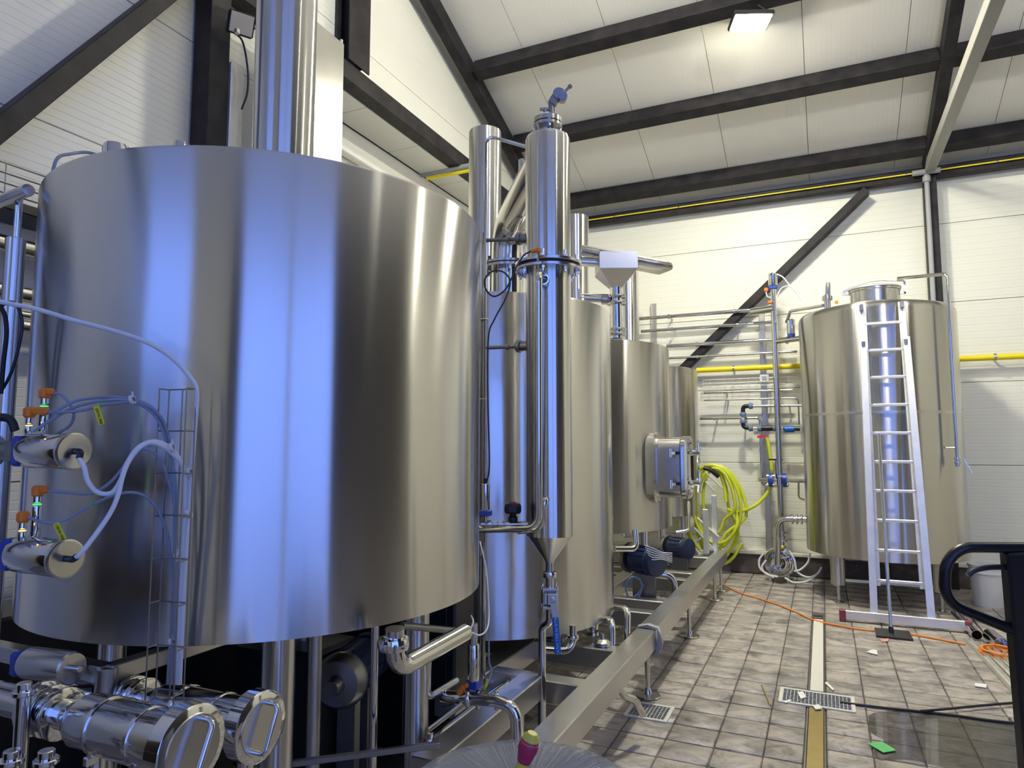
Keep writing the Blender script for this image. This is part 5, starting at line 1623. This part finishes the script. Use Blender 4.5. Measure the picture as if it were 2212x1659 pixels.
for x, y, D in ((286, 863, 1.85), (372, 966, 1.84), (410, 1020, 1.88), (408, 1110, 1.89), (384, 1203, 1.89), (372, 1388, 1.89)):
    q = Q(x, y, D=D)
    tag(MB().lathe([(.008, -.004), (.013, -.004), (.013, .004), (.008, .004)], q, RGT + V((0, 0, .3)), 12, False, False).box(q + UPV * .014, (.004, .004, .016)).build('cable_tie', M_WHITEP),
        {286: 'white cable tie on the grey cable arch', 372: 'white cable tie at the top of the white hoses', 410: 'white cable tie on the third hoop of the wire tray', 408: 'white cable tie on the fourth hoop of the wire tray', 384: 'white cable tie on the fifth hoop of the wire tray', }.get(x, '') if (x, y) != (372, 1388) else 'lowest white cable tie on the wire tray', 'cable tie', 'cable ties')
for (x0, y0, x1, y1, D, txt, lab) in ((207, 877, 220, 917, 1.80, 'BIK-XV02', 'yellow tag hanging from the upper grey cables'), (120, 1130, 138, 1167, 1.73, 'BIK-XV01', 'yellow tag hanging from the lower grey cable')):
    a, b = Q(x0, y0, D=D), Q(x1, y1, D=D)
    t = thing('cable_tag', lab, 'tag', b)
    pl_ = MB().bar(a, b, .0155, .0016, toCam, .0006).build('plate', M_TAG, t)
    text_on(txt, (a * .45 + b * .55) + toCam * .0014, a - b, RGT, .0105, M_INK, t)
# green ties
for (x0, y0, x1, y1, D, lab) in ((222, 862, 216, 895, 1.81, 'thin green tie beside the upper yellow tag'), (204, 1070, 198, 1100, 1.78, 'thin green tie below the white hose loop')):
    tag(MB().cable([Q(x0, y0, D=D), Q((x0 + x1) / 2 - 3, (y0 + y1) / 2, D=D), Q(x1, y1, D=D)], .002, 6).build('wire_tie', M_GREEN), lab, 'tie')

# standpipe group at far left
vpx = Q(22, 700, D=2.45)
vl = thing('vent_standpipe', 'upright pipe with narrower riser and header at the left edge', 'pipe', (vpx.x, vpx.y, 0))
zt_ = Q(24, 510, D=2.45).z
MB().lathe([(.032, 0), (.032, zt_ - .003), (.028, zt_)], (vpx.x, vpx.y, .0), (0, 0, 1), 28).build('lower_pipe', M_SHELL, vl)
q = Q(30, 430, D=2.45)
MB().cyl((vpx.x + .004, vpx.y, zt_ - .01), (0, 0, 1), .0125, q.z - zt_ + .03, 18).build('riser', M_POL, vl)
e = Q(62, 410, D=2.40)
MB().lathe([(.008, -.001), (.0205, 0), (.0215, .003), (.0215, .6)], e, V((-1, .12, 0)), 28).build('header', M_STEEL, vl)
lead('dark_cable', [(-5, 665, 2.2), (25, 652, 2.2), (42, 670, 2.2), (48, 705, 2.2), (38, 760, 2.2), (22, 810, 2.2), (0, 850, 2.2)], .005, M_BLACK, 'dark cable loop in front of the left standpipe')
lead('dark_cable', [(-5, 655, 2.18), (10, 680, 2.18), (14, 720, 2.18), (8, 780, 2.18), (2, 850, 2.18)], .007, M_INK, 'twisted dark cable hanging down at the left edge')
lead('round_guard', [(-20, 900, 2.0), (20, 905, 2.0), (33, 930, 2.0)], .012, M_RUBBER, 'dark rounded guard just above the upper valve', 'guard')

# left wall services
for (y, r, mat, lab) in ((538, .045, M_STEEL, 'thick steel pipe on the left wall behind the standpipe'), (637, .038, M_STEEL, 'second steel pipe on the left wall'), (681, .02, M_STEEL, 'thin upper pipe of the lower pair on the left wall'), (705, .03, M_STEEL, 'lowest steel pipe on the left wall')):
    p_ = Q(55, y, X=-3.72)
    t = thing('wall_pipe', lab, 'pipe', (p_.x, p_.y, p_.z), 'pipes on the left wall')
    MB().tube([(-3.72, .6, p_.z), (-3.72, 3.05, p_.z)], r, 18).build('tube', mat, t)
    for yy in (1.2, 2.6):
        MB().box((-3.81, yy, p_.z), (.18, .03, r * 2.4)).build('bracket', M_BEAMSS, t)
p_ = Q(30, 455, X=-3.70)
t = thing('ladder_tray', 'black cable tray with wire rails on the left wall', 'cable tray', (p_.x, p_.y, p_.z))
MB().cbox((-3.75, 1.85, p_.z), (.26, 2.4, .05), .005).build('tray', M_BLACK, t)
for k in range(4):
    MB().tube([(-3.62, .7, p_.z + .05 + .05 * k), (-3.62, 3.05, p_.z + .05 + .05 * k)], .005, 6).build('rail_wire', M_DARKSTEEL, t)
for k in range(12):
    MB().tube([(-3.62, .7 + .2 * k, p_.z), (-3.62, .7 + .2 * k, p_.z + .20)], .004, 6).build('upright_wire', M_DARKSTEEL, t)

# strainers
def strainer(px, py, D, r, L, label):
    e = Q(px, py, D=D)
    ax = V((-1, 0, 0))
    t = thing('strainer', label, 'strainer', e + ax * L * .5 - V((0, 0, .1)))
    MB().lathe([(r, .03), (r, L), (r * .82, L + .03), (r * .55, L + .05), (r * .55, L + .10)], e, ax, 48, True, True).build('housing', M_POL, t)
    ec = MB().lathe([(r * 1.30, .0), (r * 1.40, .004), (r * 1.40, .045), (r * 1.34, .05), (r * 1.0, .052)], e, ax, 56, True, False).build('end_flange', M_CHROME, t)
    MB().lathe([(r * .15, -.002), (r * 1.08, -.003), (r * 1.10, -.0005), (r * 1.12, .001)], e, ax, 56, True, False).build('lid', M_STEEL, ec, 8)
    fx = -ax * .035
    yd = V((0, -1, 0))
    h = [e + yd * r * .85 + V((0, 0, .02)) , e + yd * r * .85 + fx + V((0, 0, .02)), e + yd * r * .4 + fx - V((0, 0, r * .9)), e + yd * r * .4 - V((0, 0, r * .9))]
    h = [e + V((0, .35 * r, .85 * r)), e + V((0, .35 * r, .85 * r)) + fx, e + V((0, -.35 * r, -.85 * r)) + fx, e + V((0, -.35 * r, -.85 * r))]
    MB().pipe(h, .0065, .016, 12).build('handle', M_CHROME, t)
    for f in (.40, .80):
        o = e + ax * L * f
        cl = MB().lathe([(r, -.005), (r * 1.035, -.005), (r * 1.035, .005), (r, .005)], o, ax, 48, False, False).build('band_clamp', M_CHROME, t)
        MB().cbox(o + V((0, -r * .62, -r * .95)), (.018, .03, .022), .003).build('clamp_bolt', M_CHROME, cl)
    o = e + ax * (L + .10)
    for k, (rr_, ww) in enumerate(((r * .95, .012), (r * .72, .03), (r * .95, .012), (r * .72, .03), (r * 1.0, .014))):
        MB().lathe([(rr_ * .9, 0), (rr_, .002), (rr_, ww - .002), (rr_ * .9, ww)], o + ax * (.022 * k), ax, 40).build('union_ring', M_CHROME, t)
    MB().tube([o + ax * .10, o + ax * .45], r * .6, 24).build('feed_pipe', M_POL, t)
    for f in (.15, .9):
        MB().cyl(V(((e + ax * L * f).x, e.y, 0)), (0, 0, 1), .022, e.z - r * .9, 14).build('support_post', M_POL, t)
    return t, e


S1, e1_ = strainer(566, 1571, 1.82, .066, .36, 'rear horizontal strainer housing with barred end lid at lower left')
S2, e2_ = strainer(418, 1616, 1.52, .066, .36, 'front horizontal strainer housing with barred end lid at lower left')
# large pipe feeding them
simple_pipe('suction_header', [Q(60, 1525, D=1.95), Q(120, 1508, D=2.0), Q(195, 1500, D=2.05)], .03, 'wide suction pipe behind the front strainer', M_POL, .05)
for x, y, D, lab in ((52, 1492, 1.66, 'steel post with square flange left of the front strainer'), (100, 1640, 1.5, 'short upright pipe below the front strainer'), (25, 1640, 1.5, 'upright pipe at the bottom left corner')):
    q = Q(x, y, D=D)
    t = thing('short_post', lab, 'pipe', (q.x, q.y, 0))
    MB().cyl((q.x, q.y, 0), (0, 0, 1), .017, q.z + .02, 18).build('tube', M_POL, t)
    MB().cyl((q.x, q.y, q.z - .01), (0, 0, 1), .026, .012, 18).build('collar', M_CHROME, t)
# third actuator low at left
e = Q(158, 1444, D=1.98); ax = V((-1, -.05, -.03)).normalized()
t = thing('pneumatic_valve', 'dull valve cylinder lying low under the kettle at left', 'valve', e + ax * .2)
MB().lathe([(.042, 0), (.047, .006), (.047, .18), (.044, .19)], e, ax, 40).build('cylinder', M_STEEL, t)
MB().cbox(e + ax * .215, (.04, .07, .07), .008).build('adaptor', M_BLUE, t)
MB().cyl(e - ax * .03, ax, .01, .035, 12).build('stem', M_STEEL, t)

# added machine under a dark tarpaulin, unseen, darkens the kettle's lower left reflection
cmch = thing('added_machine', 'added dark tarpaulin-covered machine mirrored low in the left of the kettle', 'machine', (-2.75, -1.9, 0))
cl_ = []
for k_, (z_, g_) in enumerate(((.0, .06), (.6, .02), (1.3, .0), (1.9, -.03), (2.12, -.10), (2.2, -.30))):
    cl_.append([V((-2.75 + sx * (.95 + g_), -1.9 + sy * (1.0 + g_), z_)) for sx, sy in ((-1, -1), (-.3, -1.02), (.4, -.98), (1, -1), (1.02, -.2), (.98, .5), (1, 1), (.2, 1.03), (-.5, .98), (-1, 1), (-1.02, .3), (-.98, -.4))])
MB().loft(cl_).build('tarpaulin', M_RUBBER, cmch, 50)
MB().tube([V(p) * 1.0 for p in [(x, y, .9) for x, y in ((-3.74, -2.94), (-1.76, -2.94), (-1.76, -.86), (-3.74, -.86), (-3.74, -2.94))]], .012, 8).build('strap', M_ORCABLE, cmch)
